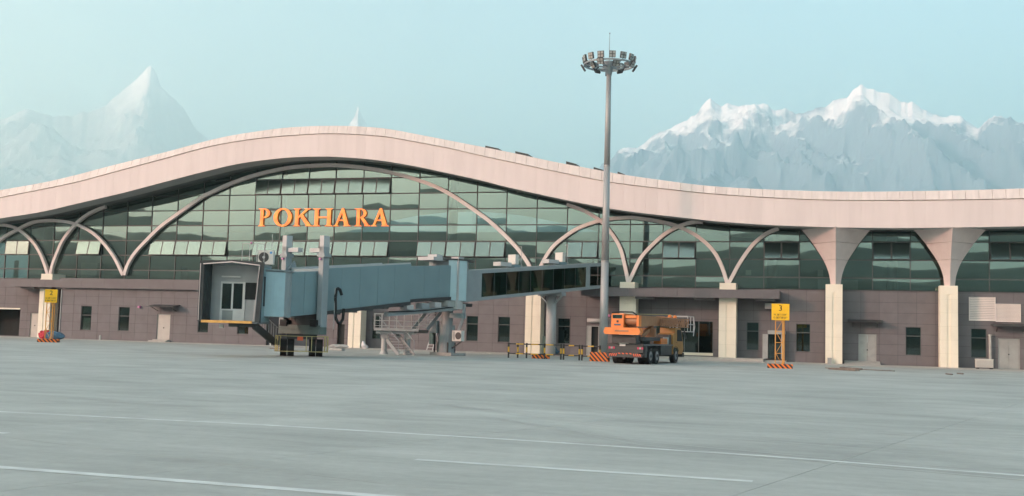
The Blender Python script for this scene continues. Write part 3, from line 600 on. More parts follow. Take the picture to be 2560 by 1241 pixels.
# -------- arches
def arch(pts, w=.30, dpt=.34, Y=-.46, name='arch'):
    P = [at(x, y, Y) for x, y in pts]; Q = []
    n = len(P)
    for i in range(n-1):
        p0, p1, p2, p3 = P[max(0, i-1)], P[i], P[i+1], P[min(n-1, i+2)]
        for k in range(6):
            t = k/6; Q.append(.5*((2*p1)+(p2-p0)*t+(2*p0-5*p1+4*p2-p3)*t*t+(3*p1-p0-3*p2+p3)*t**3))
    Q.append(P[-1]); vs = []; fs = []
    for i, p in enumerate(Q):
        d = (Q[min(i+1, len(Q)-1)]-Q[max(i-1, 0)]).normalized(); nrm = V((-d.z, 0, d.x))
        for a, b in ((-1, 0), (1, 0), (1, 1), (-1, 1)): vs.append(p+nrm*(a*w/2)+V((0, b*dpt, 0)))
    for i in range(len(Q)-1):
        for j in range(4): fs.append((i*4+j, i*4+(j+1) % 4, i*4+4+(j+1) % 4, i*4+4+j))
    fs += [(3, 2, 1, 0), tuple((len(Q)-1)*4+j for j in range(4))]
    return MB().add(vs, fs).build(name, M['arch'], TB)
arch([(-62, 690), (-45, 655), (-25, 625), (2, 597), (42, 574), (80, 556), (115, 552), (150, 553), (186, 560), (222, 577), (252, 602), (283, 642), (306, 688)])
arch([(118, 690), (112, 667), (98, 632), (78, 602), (46, 575), (15, 564), (-20, 562), (-60, 570)], Y=-.44)
arch([(124, 690), (129, 665), (142, 630), (157, 599), (186, 562), (212, 540), (240, 525), (262, 517)], Y=-.48)
arch([(309, 688), (318, 662), (336, 633), (366, 600), (400, 567), (439, 538), (500, 495), (525, 482), (572, 460.5), (634, 438.5), (713, 420.5), (770, 415), (825, 413), (878, 416), (956, 427), (1034, 447), (1112, 478.5), (1200, 536), (1239, 567.5), (1278, 605), (1302, 633), (1322, 664), (1335, 700)], w=.33, Y=-.46)
arch([(1338, 700), (1352, 664), (1380, 619), (1419, 586.5), (1450, 568.5), (1489, 554.5), (1525, 547), (1573, 544), (1602, 546.5), (1647, 553.5), (1694, 566), (1741, 589.5), (1780, 624), (1803, 664), (1818, 710)], Y=-.42)
arch([(1570, 707), (1560, 657), (1549, 618), (1528, 583), (1505, 556), (1474, 535), (1450, 523), (1416, 511)], Y=-.48)
arch([(1571, 707), (1581, 686), (1601, 646), (1631, 612), (1662, 585), (1694, 567), (1725, 557), (1756, 554)], Y=-.46)
arch([(1820, 710), (1828, 696), (1850, 656), (1881, 613), (1913, 586), (1946, 571)], Y=-.46)
# ================================================================== LETTERS
LS = thing('letter_sign', 'glowing orange serif letters reading POKHARA on the glass front', 'sign', tuple(at(810, 570, -.16)))
def ell(cx, cy, rx, ry, t0, t1, n=18): return [(cx+rx*math.cos(math.radians(t0+(t1-t0)*i/n)), cy+ry*math.sin(math.radians(t0+(t1-t0)*i/n))) for i in range(n+1)]
def strip(o, i): return [[o[k], o[k+1], i[k+1], i[k]] for k in range(len(o)-1)]
def serif(cx, w, y, h=.055): s = 1 if y < .5 else -1; return [[(cx-w/2, y), (cx+w/2, y), (cx+w/2-.02, y+s*h*.5), (cx+w*.25, y+s*h*1.3), (cx-w*.25, y+s*h*1.3), (cx-w/2+.02, y+s*h*.5)]]
def glyph(ch):
    if ch in 'PR':
        g = [[(.13, .05), (.33, .05), (.33, .95), (.13, .95)]]+serif(.23, .46, 0)
        g += [[(0, 1), (.35, 1), (.35, .95), (.0, .96)]]
        g += strip(ell(.38, .73, .42 if ch == 'P' else .36, .27, 90, -90), ell(.36, .73, .24 if ch == 'P' else .2, .21, 90, -90)) + [[(.32, 1), (.39, 1), (.39, .94), (.32, .94)], [(.32, .46), (.39, .46), (.39, .52), (.32, .52)]]
        if ch == 'R': g += [[(.36, .50), (.56, .50), (.90, .06), (.68, .06)], [(.64, 0), (1, 0), (1, .04), (.92, .065), (.66, .065)]]
        return g
    if ch == 'O':
        return strip(ell(.5, .5, .5, .52, 0, 360, 40), [(.5+.30*math.cos(2*math.pi*k/40), .5+.43*math.sin(2*math.pi*k/40)) for k in range(41)])
    if ch == 'K':
        return [[(.10, .05), (.27, .05), (.27, .95), (.10, .95)]]+serif(.185, .37, 0)+serif(.185, .37, 1)+[[(.27, .44), (.27, .56), (.66, .95), (.80, .95)], [(.36, .56), (.50, .66), (.93, .05), (.70, .05)]]+serif(.74, .36, 1)+serif(.83, .36, 0)
    if ch == 'H':
        return [[(.11, .05), (.28, .05), (.28, .95), (.11, .95)], [(.72, .05), (.89, .05), (.89, .95), (.72, .95)], [(.28, .46), (.72, .46), (.72, .54), (.28, .54)]]+sum([serif(c, .38, y) for c in (.195, .805) for y in (0, 1)], [])
    if ch == 'A':
        return [[(.10, .05), (.20, .05), (.53, .86), (.46, 1.0)], [(.63, .05), (.88, .05), (.57, 1.02), (.47, 1.02), (.45, .97)], [(.25, .30), (.68, .30), (.66, .37), (.28, .37)]]+serif(.15, .32, 0)+serif(.78, .44, 0)
for ch, x0, x1 in (('P', 645, 680), ('O', 683, 728), ('K', 732, 779), ('H', 780, 831), ('A', 833, 876), ('R', 885, 925), ('A', 927, 972)):
    a, b = at(x0, 566, -.17), at(x1, 566, -.17); zt = at((x0+x1)/2, 521.5, -.17).z; mb = MB()
    for k, poly in enumerate(glyph(ch)): mb.prism(poly, (0, .09, 0), (a.x, -.17-.0012*k, a.z), (b.x-a.x, 0, 0), (0, 0, zt-a.z))
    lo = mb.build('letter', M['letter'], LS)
    MB().cyl((a.x*.7+b.x*.3, -.10, a.z+.5), (a.x*.7+b.x*.3, .05, a.z+.5), .03, n=6).cyl((a.x*.3+b.x*.7, -.10, a.z+.3), (a.x*.3+b.x*.7, .05, a.z+.3), .03, n=6).build('stand_off', M['darkmetal'], LS)
# ================================================================== JET BRIDGE
RB = gnd(1115, 889); RB.z = 0
JB = thing('jet_bridge', 'blue telescopic passenger bridge with dark open cab and lift columns on a wheeled bogie', 'jet bridge', tuple(RB))
a16 = math.radians(16); DV = V((-math.sin(a16), -math.cos(a16), 0)); NV = V((math.cos(a16), -math.sin(a16), 0)); ZV = V((0, 0, 1))
def tunnel(name, o, d, n, w, t0, t1, zb0, zb1, zt0, zt1, m, parent=JB):
    P = lambda t, s, z: o+d*t+n*(s*w/2)+ZV*z
    return MB().hexa([P(t0, -1, zb0), P(t0, 1, zb0), P(t1, 1, zb1), P(t1, -1, zb1), P(t0, -1, zt0), P(t0, 1, zt0), P(t1, 1, zt1), P(t1, -1, zt1)]).build(name, m, parent)
def sideinfo(o, d, n, w, px, yt, yb, zg=4.5):
    t = tsolve(o+n*(w/2), d, px, zg); P = o+n*(w/2)+d*t; return t, zsolve(P, yb), zsolve(P, yt)
def ribs(o, d, n, w, t0, t1, zb0, zb1, zt0, zt1, cnt, m, parent):     # side panels of a tunnel, each its own sheet
    for k in range(cnt):
        u, v = k/cnt, (k+1)/cnt; ta, tb = t0+(t1-t0)*u+.012, t0+(t1-t0)*v-.012
        L = lambda a, b, q: a+(b-a)*q
        P = lambda t, s, z: o+d*t+n*s+ZV*z
        for sgn in (1, -1):
            s0, s1 = sgn*(w/2+.002), sgn*(w/2+.02)
            ua, ub = (ta-t0)/(t1-t0), (tb-t0)/(t1-t0)
            MB().hexa([P(ta, s0, L(zb0, zb1, ua)+.1), P(ta, s1, L(zb0, zb1, ua)+.1), P(tb, s1, L(zb0, zb1, ub)+.1), P(tb, s0, L(zb0, zb1, ub)+.1), P(ta, s0, L(zt0, zt1, ua)-.08), P(ta, s1, L(zt0, zt1, ua)-.08), P(tb, s1, L(zt0, zt1, ub)-.08), P(tb, s0, L(zt0, zt1, ub)-.08)]).build('side_panel', m, parent)
wB, wC, wA = 2.7, 2.3, 2.5
tB0, zbB0, ztB0 = sideinfo(RB, DV, NV, wB, 1026, 660.5, 757); tB1, zbB1, ztB1 = sideinfo(RB, DV, NV, wB, 806, 672, 782)
tC0, zbC0, ztC0 = sideinfo(RB, DV, NV, wC, 1132, 663, 744); _, zbC1, ztC1 = sideinfo(RB, DV, NV, wC, 1027, 668.5, 752)
tA1, zbA1, ztA1 = sideinfo(RB, DV, NV, wA, 718, 681, 793); tA0, zbA0, ztA0 = sideinfo(RB, DV, NV, wA, 806, 677, 783)
TBn = tunnel('outer_tunnel', RB, DV, NV, wB, tB0, tB1, zbB0, zbB1, ztB0, ztB1, M['blue']); ribs(RB, DV, NV, wB, tB0, tB1, zbB0, zbB1, ztB0, ztB1, 5, M['blue'], TBn)
TCn = tunnel('inner_tunnel', RB, DV, NV, wC, tC0-.3, tB0+.6, zbC0, zbC1, ztC0, ztC1, M['blue']); ribs(RB, DV, NV, wC, tC0, tB0-.02, zbC0, zbC1, ztC0, ztC1, 3, M['blue'], TCn)
TAn = tunnel('front_tunnel', RB, DV, NV, wA, tB1-.4, tA1, zbA0, zbA1, ztA0, ztA1, M['blue']); ribs(RB, DV, NV, wA, tB1+.02, tA1, zbA0, zbA1, ztA0, ztA1, 2, M['blue'], TAn)
for sgn in (1, -1):
    for (t0, t1, z0, z1, w, nm) in ((tB0, tB1, zbB0, zbB1, wB, TBn), (tC0, tB0, zbC0, zbC1, wC, TCn)):
        MB().beam(RB+DV*t0+NV*(sgn*w/2)+ZV*(z0-.05), RB+DV*t1+NV*(sgn*w/2)+ZV*(z1-.05), .16, .22).build('bottom_rail', M['darkmetal'], nm)
    MB().beam(RB+DV*tB0+NV*(sgn*(wB/2-.1))+ZV*(ztB0+.05), RB+DV*tB1+NV*(sgn*(wB/2-.1))+ZV*(ztB1+.05), .12, .1).build('roof_rail', M['lgrey'], TBn)
for t in (.12, .3, .48, .66, .84):   # hangers and trays under the tunnel
    tt = tB0+(tB1-tB0)*t; z = zbB0+(zbB1-zbB0)*t; MB().obox(RB+DV*tt+ZV*(z-.15), DV*.25, NV*(wB/2+.1), ZV*.08).build('cross_beam', M['darkmetal'], TBn)
# cable trough and boxes under the inner end
p0 = RB+DV*(tC0-.5)+NV*1.1+ZV*(zbC0-.75); p1 = RB+DV*(tB0+2.2)+NV*1.1+ZV*(zbB0-.85)
MB().beam(p0, p1, .35, .3).build('cable_trough', M['bgrey'], JB)
for t, L, h, m in ((.12, .5, .35, 'doordark'), (.32, .35, .3, 'lgrey'), (.5, .4, .32, 'bgrey'), (.72, .35, .28, 'lgrey')):
    MB().obox(p0.lerp(p1, t)+ZV*.35, DV*L, NV*.3, ZV*h/1.6).build('junction_box', M[m], JB)
MB().tube([p0.lerp(p1, k/6)+ZV*(.16-.12*math.sin(math.pi*k/6))+NV*.25 for k in range(7)], .04).build('cable', M['rubber'], JB)
# lift columns
tl = tsolve(RB+NV*(wB/2+.21), DV, 807, 4.); LC = RB+DV*tl
for sgn, hx in ((1, 807), (-1, 727)):
    P = LC+NV*(sgn*(wB/2+.21)); zt = zsolve(P, 590); zs = zsolve(P, 628); zl = zsolve(P, 800)
    c = MB().obox(P+ZV*((zl+zs)/2-.1), DV*.26, NV*.185, ZV*((zs-zl)/2+.35)).build('lift_column', M['bgrey'], JB)
    MB().obox(P+ZV*((zt+zs)/2), DV*.26, NV*.17, ZV*((zt-zs)/2)).build('column_head', M['lgrey'], c)
    MB().obox(P+ZV*(zs+.05)-NV*(sgn*.45)-DV*.05, DV*.2, NV*.62, ZV*.13).build('head_arm', M['lgrey'], c)
    MB().obox(P+ZV*(zs-.28), DV*.31, NV*.29, ZV*.10).build('collar', M['bgrey'], c)
    MB().cyl(P+ZV*(zl-.9), P+ZV*(zl+.1), .13, n=10).build('screw_jack', M['darkmetal'], c)
    MB().obox(P+ZV*(zs-.5)+DV*.35, DV*.06, NV*.06, ZV*.06).build('marker_lamp', M['magenta'], c)
    MB().prism([(-.5, 0), (.25, 0), (0, .5)], NV*.1, P-NV*(sgn*.2)+ZV*(ztB1+.02)-DV*.4, -DV, ZV).build('gusset', M['bgrey'], c)
# bogie (swivelled so that its wheels roll towards the photographer)
zw = .53; bo = LC; BD = (C-LC); BD.z = 0; BD.normalize(); BN = V((-BD.y, BD.x, 0))
bc = MB().obox(bo+ZV*1.62, DV*.32, NV*(wB/2+.35), ZV*.28).build('bogie', M['cabdark'], JB)
MB().obox(bo+ZV*2.45-DV*.1, DV*.2, NV*(wB/2-.25), ZV*.55).build('bogie_panel', M['darkmetal'], bc)
MB().obox(bo+ZV*1.2, BD*.5, BN*.9, ZV*.16).build('axle_frame', M['chassis'], bc)
for s in (-1, 1):
    for o_ in (-.215, .215):
        w = bo+BN*(s*.86+o_)
        wh = MB().cyl(w-BN*.20+ZV*zw, w+BN*.20+ZV*zw, zw, n=26).build('wheel', M['rubber'], bc); MB().cyl(w-BN*.205+ZV*zw, w+BN*.205+ZV*zw, .27, n=16).build('rim', M['chassis'], wh)
    MB().obox(bo+NV*(s*1.25)+ZV*2.02+DV*.1, DV*.3, NV*.28, ZV*.2).build('motor', M['rubber'], bc)
fr = MB(); e = 1.56
for dd in (1.0, -1.0):
    fr.beam(bo+BN*e+BD*dd+ZV*1.22, bo-BN*e+BD*dd+ZV*1.22, .035, .035); fr.beam(bo+BN*e+BD*dd+ZV*.30, bo-BN*e+BD*dd+ZV*.30, .035, .035)
    for k in (-1, -.93, -.82, .18, .38, .9, 1): fr.beam(bo+BN*(e*k)+BD*dd+ZV*.30, bo+BN*(e*k)+BD*dd+ZV*1.22, .035, .035)
for k in (-1, 1):
    for z in (.3, 1.22): fr.beam(bo+BN*(e*k)+BD*1+ZV*z, bo+BN*(e*k)-BD*1+ZV*z, .05, .05)
fr.build('guard_rail', M['railyellow'], bc)
MB().obox(bo+BD*1.04+ZV*1.08-BN*.1, BD*.01, BN*.17, ZV*.12).build('notice_plate', M['signred'], bc)
# hose loop
hp_ = LC+NV*(wB/2+.62)-DV*.9; z0 = zsolve(hp_, 725); z1 = zsolve(hp_, 808)
MB().tube([hp_+ZV*(z0-.3)-DV*.35, hp_+ZV*z0-DV*.2, hp_+ZV*(z0+.08), hp_+ZV*z0+DV*.15, hp_+ZV*(z0-.5)+DV*.2, hp_+ZV*(z1+.3)+DV*.1, hp_+ZV*(z1+.02)-DV*.1, hp_+ZV*z1-DV*.35, hp_+ZV*(z1+.25)-DV*.55, hp_+ZV*(z1+.9)-DV*.6], .095, 8).build('cable_loop', M['rubber'], JB)
MB().beam(hp_+ZV*(z1-.4)+DV*.25, hp_+ZV*(z0+.1)+DV*.25, .04, .04, (1, 0, 0)).build('ladder_rail', M['steel'], JB)
# cab rotunda and cab
CR = RB+DV*(tA1+.55); fz = zbA1-.02; cz1 = ztA1-.05
rot = MB().cyl(CR+ZV*fz, CR+ZV*(cz1+.05), 1.58, n=28).build('cab_rotunda', M['bgrey'], JB)
# curved slatted curtain
vs = []; fs = []; n = 10
for k in range(n+1):
    t = math.radians(-78+k*62/n); dn = V((math.cos(t), math.sin(t), 0)); 
    for z in (fz+.02, cz1-.02): vs += [CR+dn*1.60+ZV*z, CR+dn*1.64+ZV*z]
for k in range(n):
    a = k*4; fs += [(a+1, a+5, a+7, a+3), (a, a+2, a+6, a+4), (a+2, a+3, a+7, a+6), (a, a+4, a+5, a+1)]
fs += [(0, 1, 3, 2), (n*4, n*4+2, n*4+3, n*4+1)]
MB().add(vs, fs).build('roller_curtain', M['lblue'], rot)
MB().cyl(CR+ZV*(cz1+.05), CR+ZV*(cz1+.13), 1.68, n=28).build('rotunda_roof', M['bgrey'], rot)
MC = V((.30, -.954, 0)).normalized(); NC = V((-MC.y, MC.x, 0))            # mouth normal and its right-hand side
mouth = gnd(571, 900); dd_ = ray(571, 740); tt_ = ((CR+MC*3.3)-C).dot(MC)/dd_.dot(MC); mo = C+dd_*tt_; mo.z = 0
yl, yr = mo-NC*0, mo
def mouthpt(px, py):
    d = ray(px, py); return C+d*((mo-C).dot(MC)/d.dot(MC))
TLm, TRm, BLm, BRm, PK = mouthpt(511, 662), mouthpt(649, 660), mouthpt(504, 803), mouthpt(631, 803), mouthpt(588, 653)
wid = (TRm-TLm).length; zf = (BLm.z+BRm.z)/2; zc = (TLm.z+TRm.z)/2
xl, xr = (TLm-mo).dot(NC), (TRm-mo).dot(NC)
L = lambda x, y, z: mo+NC*x-MC*y+ZV*z          # cab frame: x across, y inwards from the mouth, z up
cab = MB().hexa([L(xl, 0, zf-.12), L(xr, 0, zf-.12), L(xr, 3.2, zf-.12), L(xl, 3.2, zf-.12), L(xl, 0, zf), L(xr, 0, zf), L(xr, 3.2, zf), L(xl, 3.2, zf)]).build('cab', M['deck'], JB)
th = .08
MB().hexa([L(xl, .9, zf), L(xl+th, .9, zf), L(xl+th, 3.2, zf), L(xl, 3.2, zf), L(xl, .9, zc), L(xl+th, .9, zc), L(xl+th, 3.2, zc), L(xl, 3.2, zc)]).build('cab_wall', M['bgrey'], cab)
MB().hexa([L(xr-th, .9, zf), L(xr, .9, zf), L(xr, 3.2, zf), L(xr-th, 3.2, zf), L(xr-th, .9, zc), L(xr, .9, zc), L(xr, 3.2, zc), L(xr-th, 3.2, zc)]).build('cab_wall', M['blue'], cab)
MB().obox(L(xr+.012, 1.5, zf+1.75), NC*.01, MC*.2, ZV*.85).build('side_window', M['dark'], cab)
MB().hexa([L(xl, .9, zc), L(xr, .9, zc), L(xr, 3.3, zc), L(xl, 3.3, zc), L(xl, .9, zc+.12), L(xr, .9, zc+.12), L(xr, 3.3, zc+.12), L(xl, 3.3, zc+.12)]).build('cab_roof', M['bgrey'], cab)
# back wall with double door and operator window
X0, X1 = xl+th, xr-th; yb_ = 1.45
bwall = MB().hexa([L(X0, yb_, zf), L(X1, yb_, zf), L(X1, yb_+.08, zf), L(X0, yb_+.08, zf), L(X0, yb_, zc), L(X1, yb_, zc), L(X1, yb_+.08, zc), L(X0, yb_+.08, zc)]).build('inner_wall', M['lgrey'], cab)
def cabpx(px, py):
    d = ray(px, py); q = L(0, yb_-.02, 0); P = C+d*((q-C).dot(MC)/d.dot(MC)); return (P-mo).dot(NC), P.z
def cabrect(x0, y0, x1, y1, yy, m, name, parent, thk=.04):
    a, z1 = cabpx(x0, y0); b, z0 = cabpx(x1, y1); a = max(a, X0+.02); b = min(b, X1-.02); z0 = max(z0, zf+.01)
    return MB().hexa([L(a, yy, z0), L(b, yy, z0), L(b, yy+thk, z0), L(a, yy+thk, z0), L(a, yy, z1), L(b, yy, z1), L(b, yy+thk, z1), L(a, yy+thk, z1)]).build(name, m, parent)
cabrect(553, 704, 610, 803, yb_-.05, M['white'], 'door', cab)
cabrect(558, 710, 576, 772, yb_-.08, M['winglass'], 'door_pane', cab, .02); cabrect(586, 710, 604, 772, yb_-.08, M['winglass'], 'door_pane', cab, .02)
cabrect(557, 709, 577, 773, yb_-.055, M['dark'], 'door_recess', cab, .004); cabrect(585, 709, 605, 773, yb_-.055, M['dark'], 'door_recess', cab, .004)
cabrect(556, 776, 581, 801, yb_-.07, M['doordark'], 'kick_plate', cab, .015)
cabrect(614, 707, 640, 750, yb_-.05, M['dark'], 'operator_window', cab); cabrect(614, 752, 640, 801, yb_-.03, M['lgrey'], 'console', cab); cabrect(556, 690, 602, 695, yb_-.2, M['white'], 'tube_light', cab, .1)
# folding canopy (bellows) round the mouth
for k in range(6):
    y0, y1 = k*.16, k*.16+.10; g = .22*(1-k/5)+.04; f = MB()
    def bar(a, b, w_): f.hexa([a(y0, 0), a(y0, w_), a(y1, w_), a(y1, 0), b(y0, 0), b(y0, w_), b(y1, w_), b(y1, 0)])
    skl = (BLm-mo).dot(NC)-xl; skr = (BRm-mo).dot(NC)-xr; q = 1-k/6
    bar(lambda y, w_: L(xl+skl*q-g+w_, y, zf-.05), lambda y, w_: L(xl-g+w_, y, zc+.05), .26)
    bar(lambda y, w_: L(xr+skr*q*.6+g-w_, y, zf-.05), lambda y, w_: L(xr+g-w_, y, zc+.05), .24)
    xm = (xl+xr)/2; pkz = PK.z-zc
    f.hexa([L(xl-g, y0, zc+.02), L(xm, y0, zc+pkz*.9), L(xm, y1, zc+pkz*.9), L(xl-g, y1, zc+.02), L(xl-g, y0, zc+.16), L(xm, y0, zc+pkz+.06), L(xm, y1, zc+pkz+.06), L(xl-g, y1, zc+.16)])
    f.hexa([L(xm, y0, zc+pkz*.9), L(xr+g, y0, zc+.02), L(xr+g, y1, zc+.02), L(xm, y1, zc+pkz*.9), L(xm, y0, zc+pkz+.06), L(xr+g, y0, zc+.16), L(xr+g, y1, zc+.16), L(xm, y1, zc+pkz+.06)])
    f.build('canopy_fold', M['bellows'], cab)
edge = MB().beam(L(xl+skl-.19, -.03, zf), L(xl-.20, -.03, zc), .03, .03, MC).beam(L(xr+skr*.6-.06, -.03, zf), L(xr+.02, -.03, zc), .03, .03, MC).beam(L(xl-.05, -.03, zc-.02), L(xm, -.03, zc+pkz*.75), .04, .06).beam(L(xm, -.03, zc+pkz*.75), L(xr+.02, -.03, zc-.02), .04, .06).build('canopy_edge', M['capital'], cab)
MB().beam(L(xl+skl+.02, -.12, zf-.04), L(xr+skr-.0, -.12, zf-.04), .15, .14).build('floor_bumper', M['bumper'], cab)
MB().obox(L(xl+1.05, .3, zf-.3), NC*.12, MC*.1, ZV*.1).build('flood_lamp', M['lamp'], cab); MB().obox(L(xr-.9, .6, zf-.22), NC*.75, MC*.3, ZV*.1).build('under_tray', M['darkmetal'], cab)
# air unit and rails on the cab roof
AU = mouthpt(664, 656)+V((0, 0, 0)); AU = L((AU-mo).dot(NC)-.1, 1.6, zc+.12)
AU = AU-NC*.22; ac = MB().obox(AU+ZV*.41, NC*.44, MC*.2, ZV*.4).build('air_unit', M['acwhite'], JB)
MB().cyl(AU+ZV*.41-NC*.10+MC*.205, AU+ZV*.41-NC*.10+MC*.215, .29, n=20).build('fan_grille', M['darkmetal'], ac); MB().cyl(AU+ZV*.41-NC*.10+MC*.216, AU+ZV*.41-NC*.10+MC*.222, .08, n=10).build('fan_hub', M['lgrey'], ac)
MB().obox(AU+ZV*.68+NC*.30+MC*.205, NC*.06, MC*.005, ZV*.06).build('badge', mat('badge_blue', (.08, .3, .6)), ac)
rl = MB(); q0 = AU-NC*1.3+MC*.4
for k in range(4): rl.beam(q0+NC*(k*.42), q0+NC*(k*.42)+ZV*1.15, .03, .03, MC)
rl.beam(q0+ZV*1.15, q0+NC*1.26+ZV*1.15, .03, .03); rl.beam(AU+NC*.3+ZV*1.0, AU+NC*.3+ZV*1.75, .03, .03, MC); rl.build('roof_rail', M['steel'], JB)
MB().sphere(q0+NC*.5+ZV*1.2, .07).build('beacon', M['magenta'], JB)
# service stair under the cab
s0 = L(xr-.25, .2, zf-.25); s1 = bo+DV*1.15-NV*1.2; s1.z = .75; sw = MC*-1.0
stc = MB().beam(s0, s1, .10, .30).beam(s0+sw, s1+sw, .10, .30).build('service_stair', M['black'], JB)
for k in range(11): t = (k+.5)/11; MB().obox(s0.lerp(s1, t)+sw*.5+ZV*.12, (s1-s0).normalized()*.12, sw*.5, ZV*.015).build('tread', M['darkmetal'], stc)
for k in range(8): t = (k+.3)/8; a = s0.lerp(s1, t)+ZV*.1+sw; MB().beam(a, a+ZV*.85, .035, .035, MC).build('baluster', M['steel'], stc)
MB().beam(s0+sw+ZV*.95, s1+sw+ZV*.95, .04, .04).build('handrail', M['steel'], stc)
# terminal-side rotunda
RO = RB; rz0 = zsolve(RB+NV*1.2, 757); rz1 = zsolve(RB+NV*1.2, 652)
ro = MB().cyl(RO+ZV*(rz0+.05), RO+ZV*(rz1-.05), 1.45, n=28).build('rotunda', M['bgrey'], JB)
tq = tsolve(RO, NV, 1139, 5.); Pq = RO+NV*1.25+DV*.65
MB().obox(Pq+ZV*((rz0+rz1)/2-.15), DV*.35, NV*.32, ZV*((rz1-rz0)/2+.35)).build('corner_post', M['lgrey'], ro)
vs = []; fs = []; n = 8
for k in range(n+1):
    t = math.radians(-70+k*48/n); dn = V((math.cos(t), math.sin(t), 0))
    for z in (rz0+.12, rz1-.02): vs += [RO+dn*1.70+ZV*z, RO+dn*1.78+ZV*z]
for k in range(n): a = k*4; fs += [(a+1, a+5, a+7, a+3), (a, a+2, a+6, a+4), (a+2, a+3, a+7, a+6), (a, a+4, a+5, a+1)]
fs += [(0, 1, 3, 2), (n*4, n*4+2, n*4+3, n*4+1)]
MB().add(vs, fs).build('roller_curtain', M['lblue'], ro)
MB().cyl(RO+ZV*(rz1-.05), RO+ZV*(rz1+.06), 1.86, n=28).build('rotunda_roof', M['darkmetal'], ro)
MB().obox(RO+DV*1.9+ZV*(rz1-.02), DV*.9, NV*.7, ZV*.12).build('roof_box', M['lgrey'], ro); MB().obox(RO+DV*1.7+ZV*(rz1+.22), DV*.35, NV*.4, ZV*.1).build('roof_box', M['lgrey'], ro)
# pedestal
MB().cyl(RB+ZV*.2, RB+ZV*(rz0-.1), .42, n=18).build('pedestal', M['bgrey'], JB, smooth=True); MB().cyl(RB+ZV*.2, RB+ZV*2.2, .60, n=18).build('pedestal', M['bgrey'], JB)
MB().obox(RB+ZV*(rz0-.15), DV*1.3, NV*1.3, ZV*.12).build('pedestal_head', M['darkmetal'], JB)
MB().obox(RB+ZV*.11+NV*.15, DV*.9, NV*.95, ZV*.11).build('footing', M['conc'], JB)
for k in range(4): t = k*math.pi/2+.5; MB().obox(RB+V((math.cos(t), math.sin(t), 0))*.62+ZV*.55, DV*.04, NV*.04, ZV*.4).build('gusset', M['darkmetal'], JB)
MB().obox(RB-NV*.75+DV*.5+ZV*2.05, DV*.18, NV*.3, ZV*.45).build('control_cabinet', M['bgrey'], JB); MB().obox(RB-NV*1.05+DV*.3+ZV*1.6, DV*.2, NV*.16, ZV*.8).build('control_cabinet', M['cabinet'], JB)
MB().beam(RB-NV*.7+DV*.5+ZV*.2, RB-NV*.7+DV*.5+ZV*3.3, .08, .08, (1, 0, 0)).build('conduit', M['rubber'], JB)
P = RB+NV*1.25+DV*.3; MB().obox(RB+NV*.75+DV*.1+ZV*2.9, DV*.12, NV*.9, ZV*.18).build('bracket_arm', M['blue'], JB); MB().beam(RB+NV*1.55+DV*.1+ZV*2.75, RB+NV*1.55+DV*.1+ZV*(rz0-.1), .22, .2, (1, 0, 0)).build('bracket_arm', M['bgrey'], JB); MB().beam(RB+NV*1.5+DV*.1+ZV*2.75, RB+NV*.8+DV*.1+ZV*1.0, .18, .18, (1, 0, 0)).build('bracket_arm', M['bgrey'], JB)
a2 = MB().obox(P+ZV*1.45, DV*.20, NV*.40, ZV*.38).build('air_unit', M['acwhite'], JB); MB().cyl(P+ZV*1.45+NV*.15+DV*.205, P+ZV*1.45+NV*.15+DV*.215, .26, n=18).build('fan_grille', M['darkmetal'], a2); MB().obox(P+ZV*1.45-NV*.24+DV*.205, DV*.004, NV*.1, ZV*.3).build('side_grille', M['doordark'], a2); MB().beam(P+ZV*1.05+NV*.3, RB+NV*.3+ZV*.4, .06, .1).build('bracket_arm', M['darkmetal'], a2)
# fixed glazed walkway to the terminal
E1 = at(1474, 690, -2.3); E1.z = 0; FD = (E1-RB); FL_ = FD.length; FD.normalize(); FN = V((FD.y, -FD.x, 0)); fwid = 2.6
o_ = RB
tf0, zf0b, zf0t = sideinfo(o_, FD, FN, fwid, 1180, 676, 754); tf1, zf1b, zf1t = sideinfo(o_, FD, FN, fwid, 1474, 659, 724)
lerp = lambda a, b, t: a+(b-a)*t
def fz_(t): u = (t-tf0)/(tf1-tf0); return lerp(zf0b, zf1b, u), lerp(zf0t, zf1t, u)
FWk = MB(); 
P = lambda t, s, z: o_+FD*t+FN*(s*fwid/2)+ZV*z
b0_, t0_ = fz_(tf0-.7); b1_, t1_ = fz_(tf1+1.5); tE = tf1+1.5; tS = tf0-.7
fwk = MB().hexa([P(tS, -1, b0_), P(tS, 1, b0_), P(tE, 1, b1_), P(tE, -1, b1_), P(tS, -1, b0_+.25), P(tS, 1, b0_+.25), P(tE, 1, b1_+.25), P(tE, -1, b1_+.25)]).build('fixed_walkway', M['bgrey'], JB)
MB().hexa([P(tS, -1.02, t0_-.28), P(tS, 1.02, t0_-.28), P(tE, 1.02, t1_-.28), P(tE, -1.02, t1_-.28), P(tS, -1.02, t0_), P(tS, 1.02, t0_), P(tE, 1.02, t1_), P(tE, -1.02, t1_)]).build('walkway_roof', M['bgrey'], fwk)
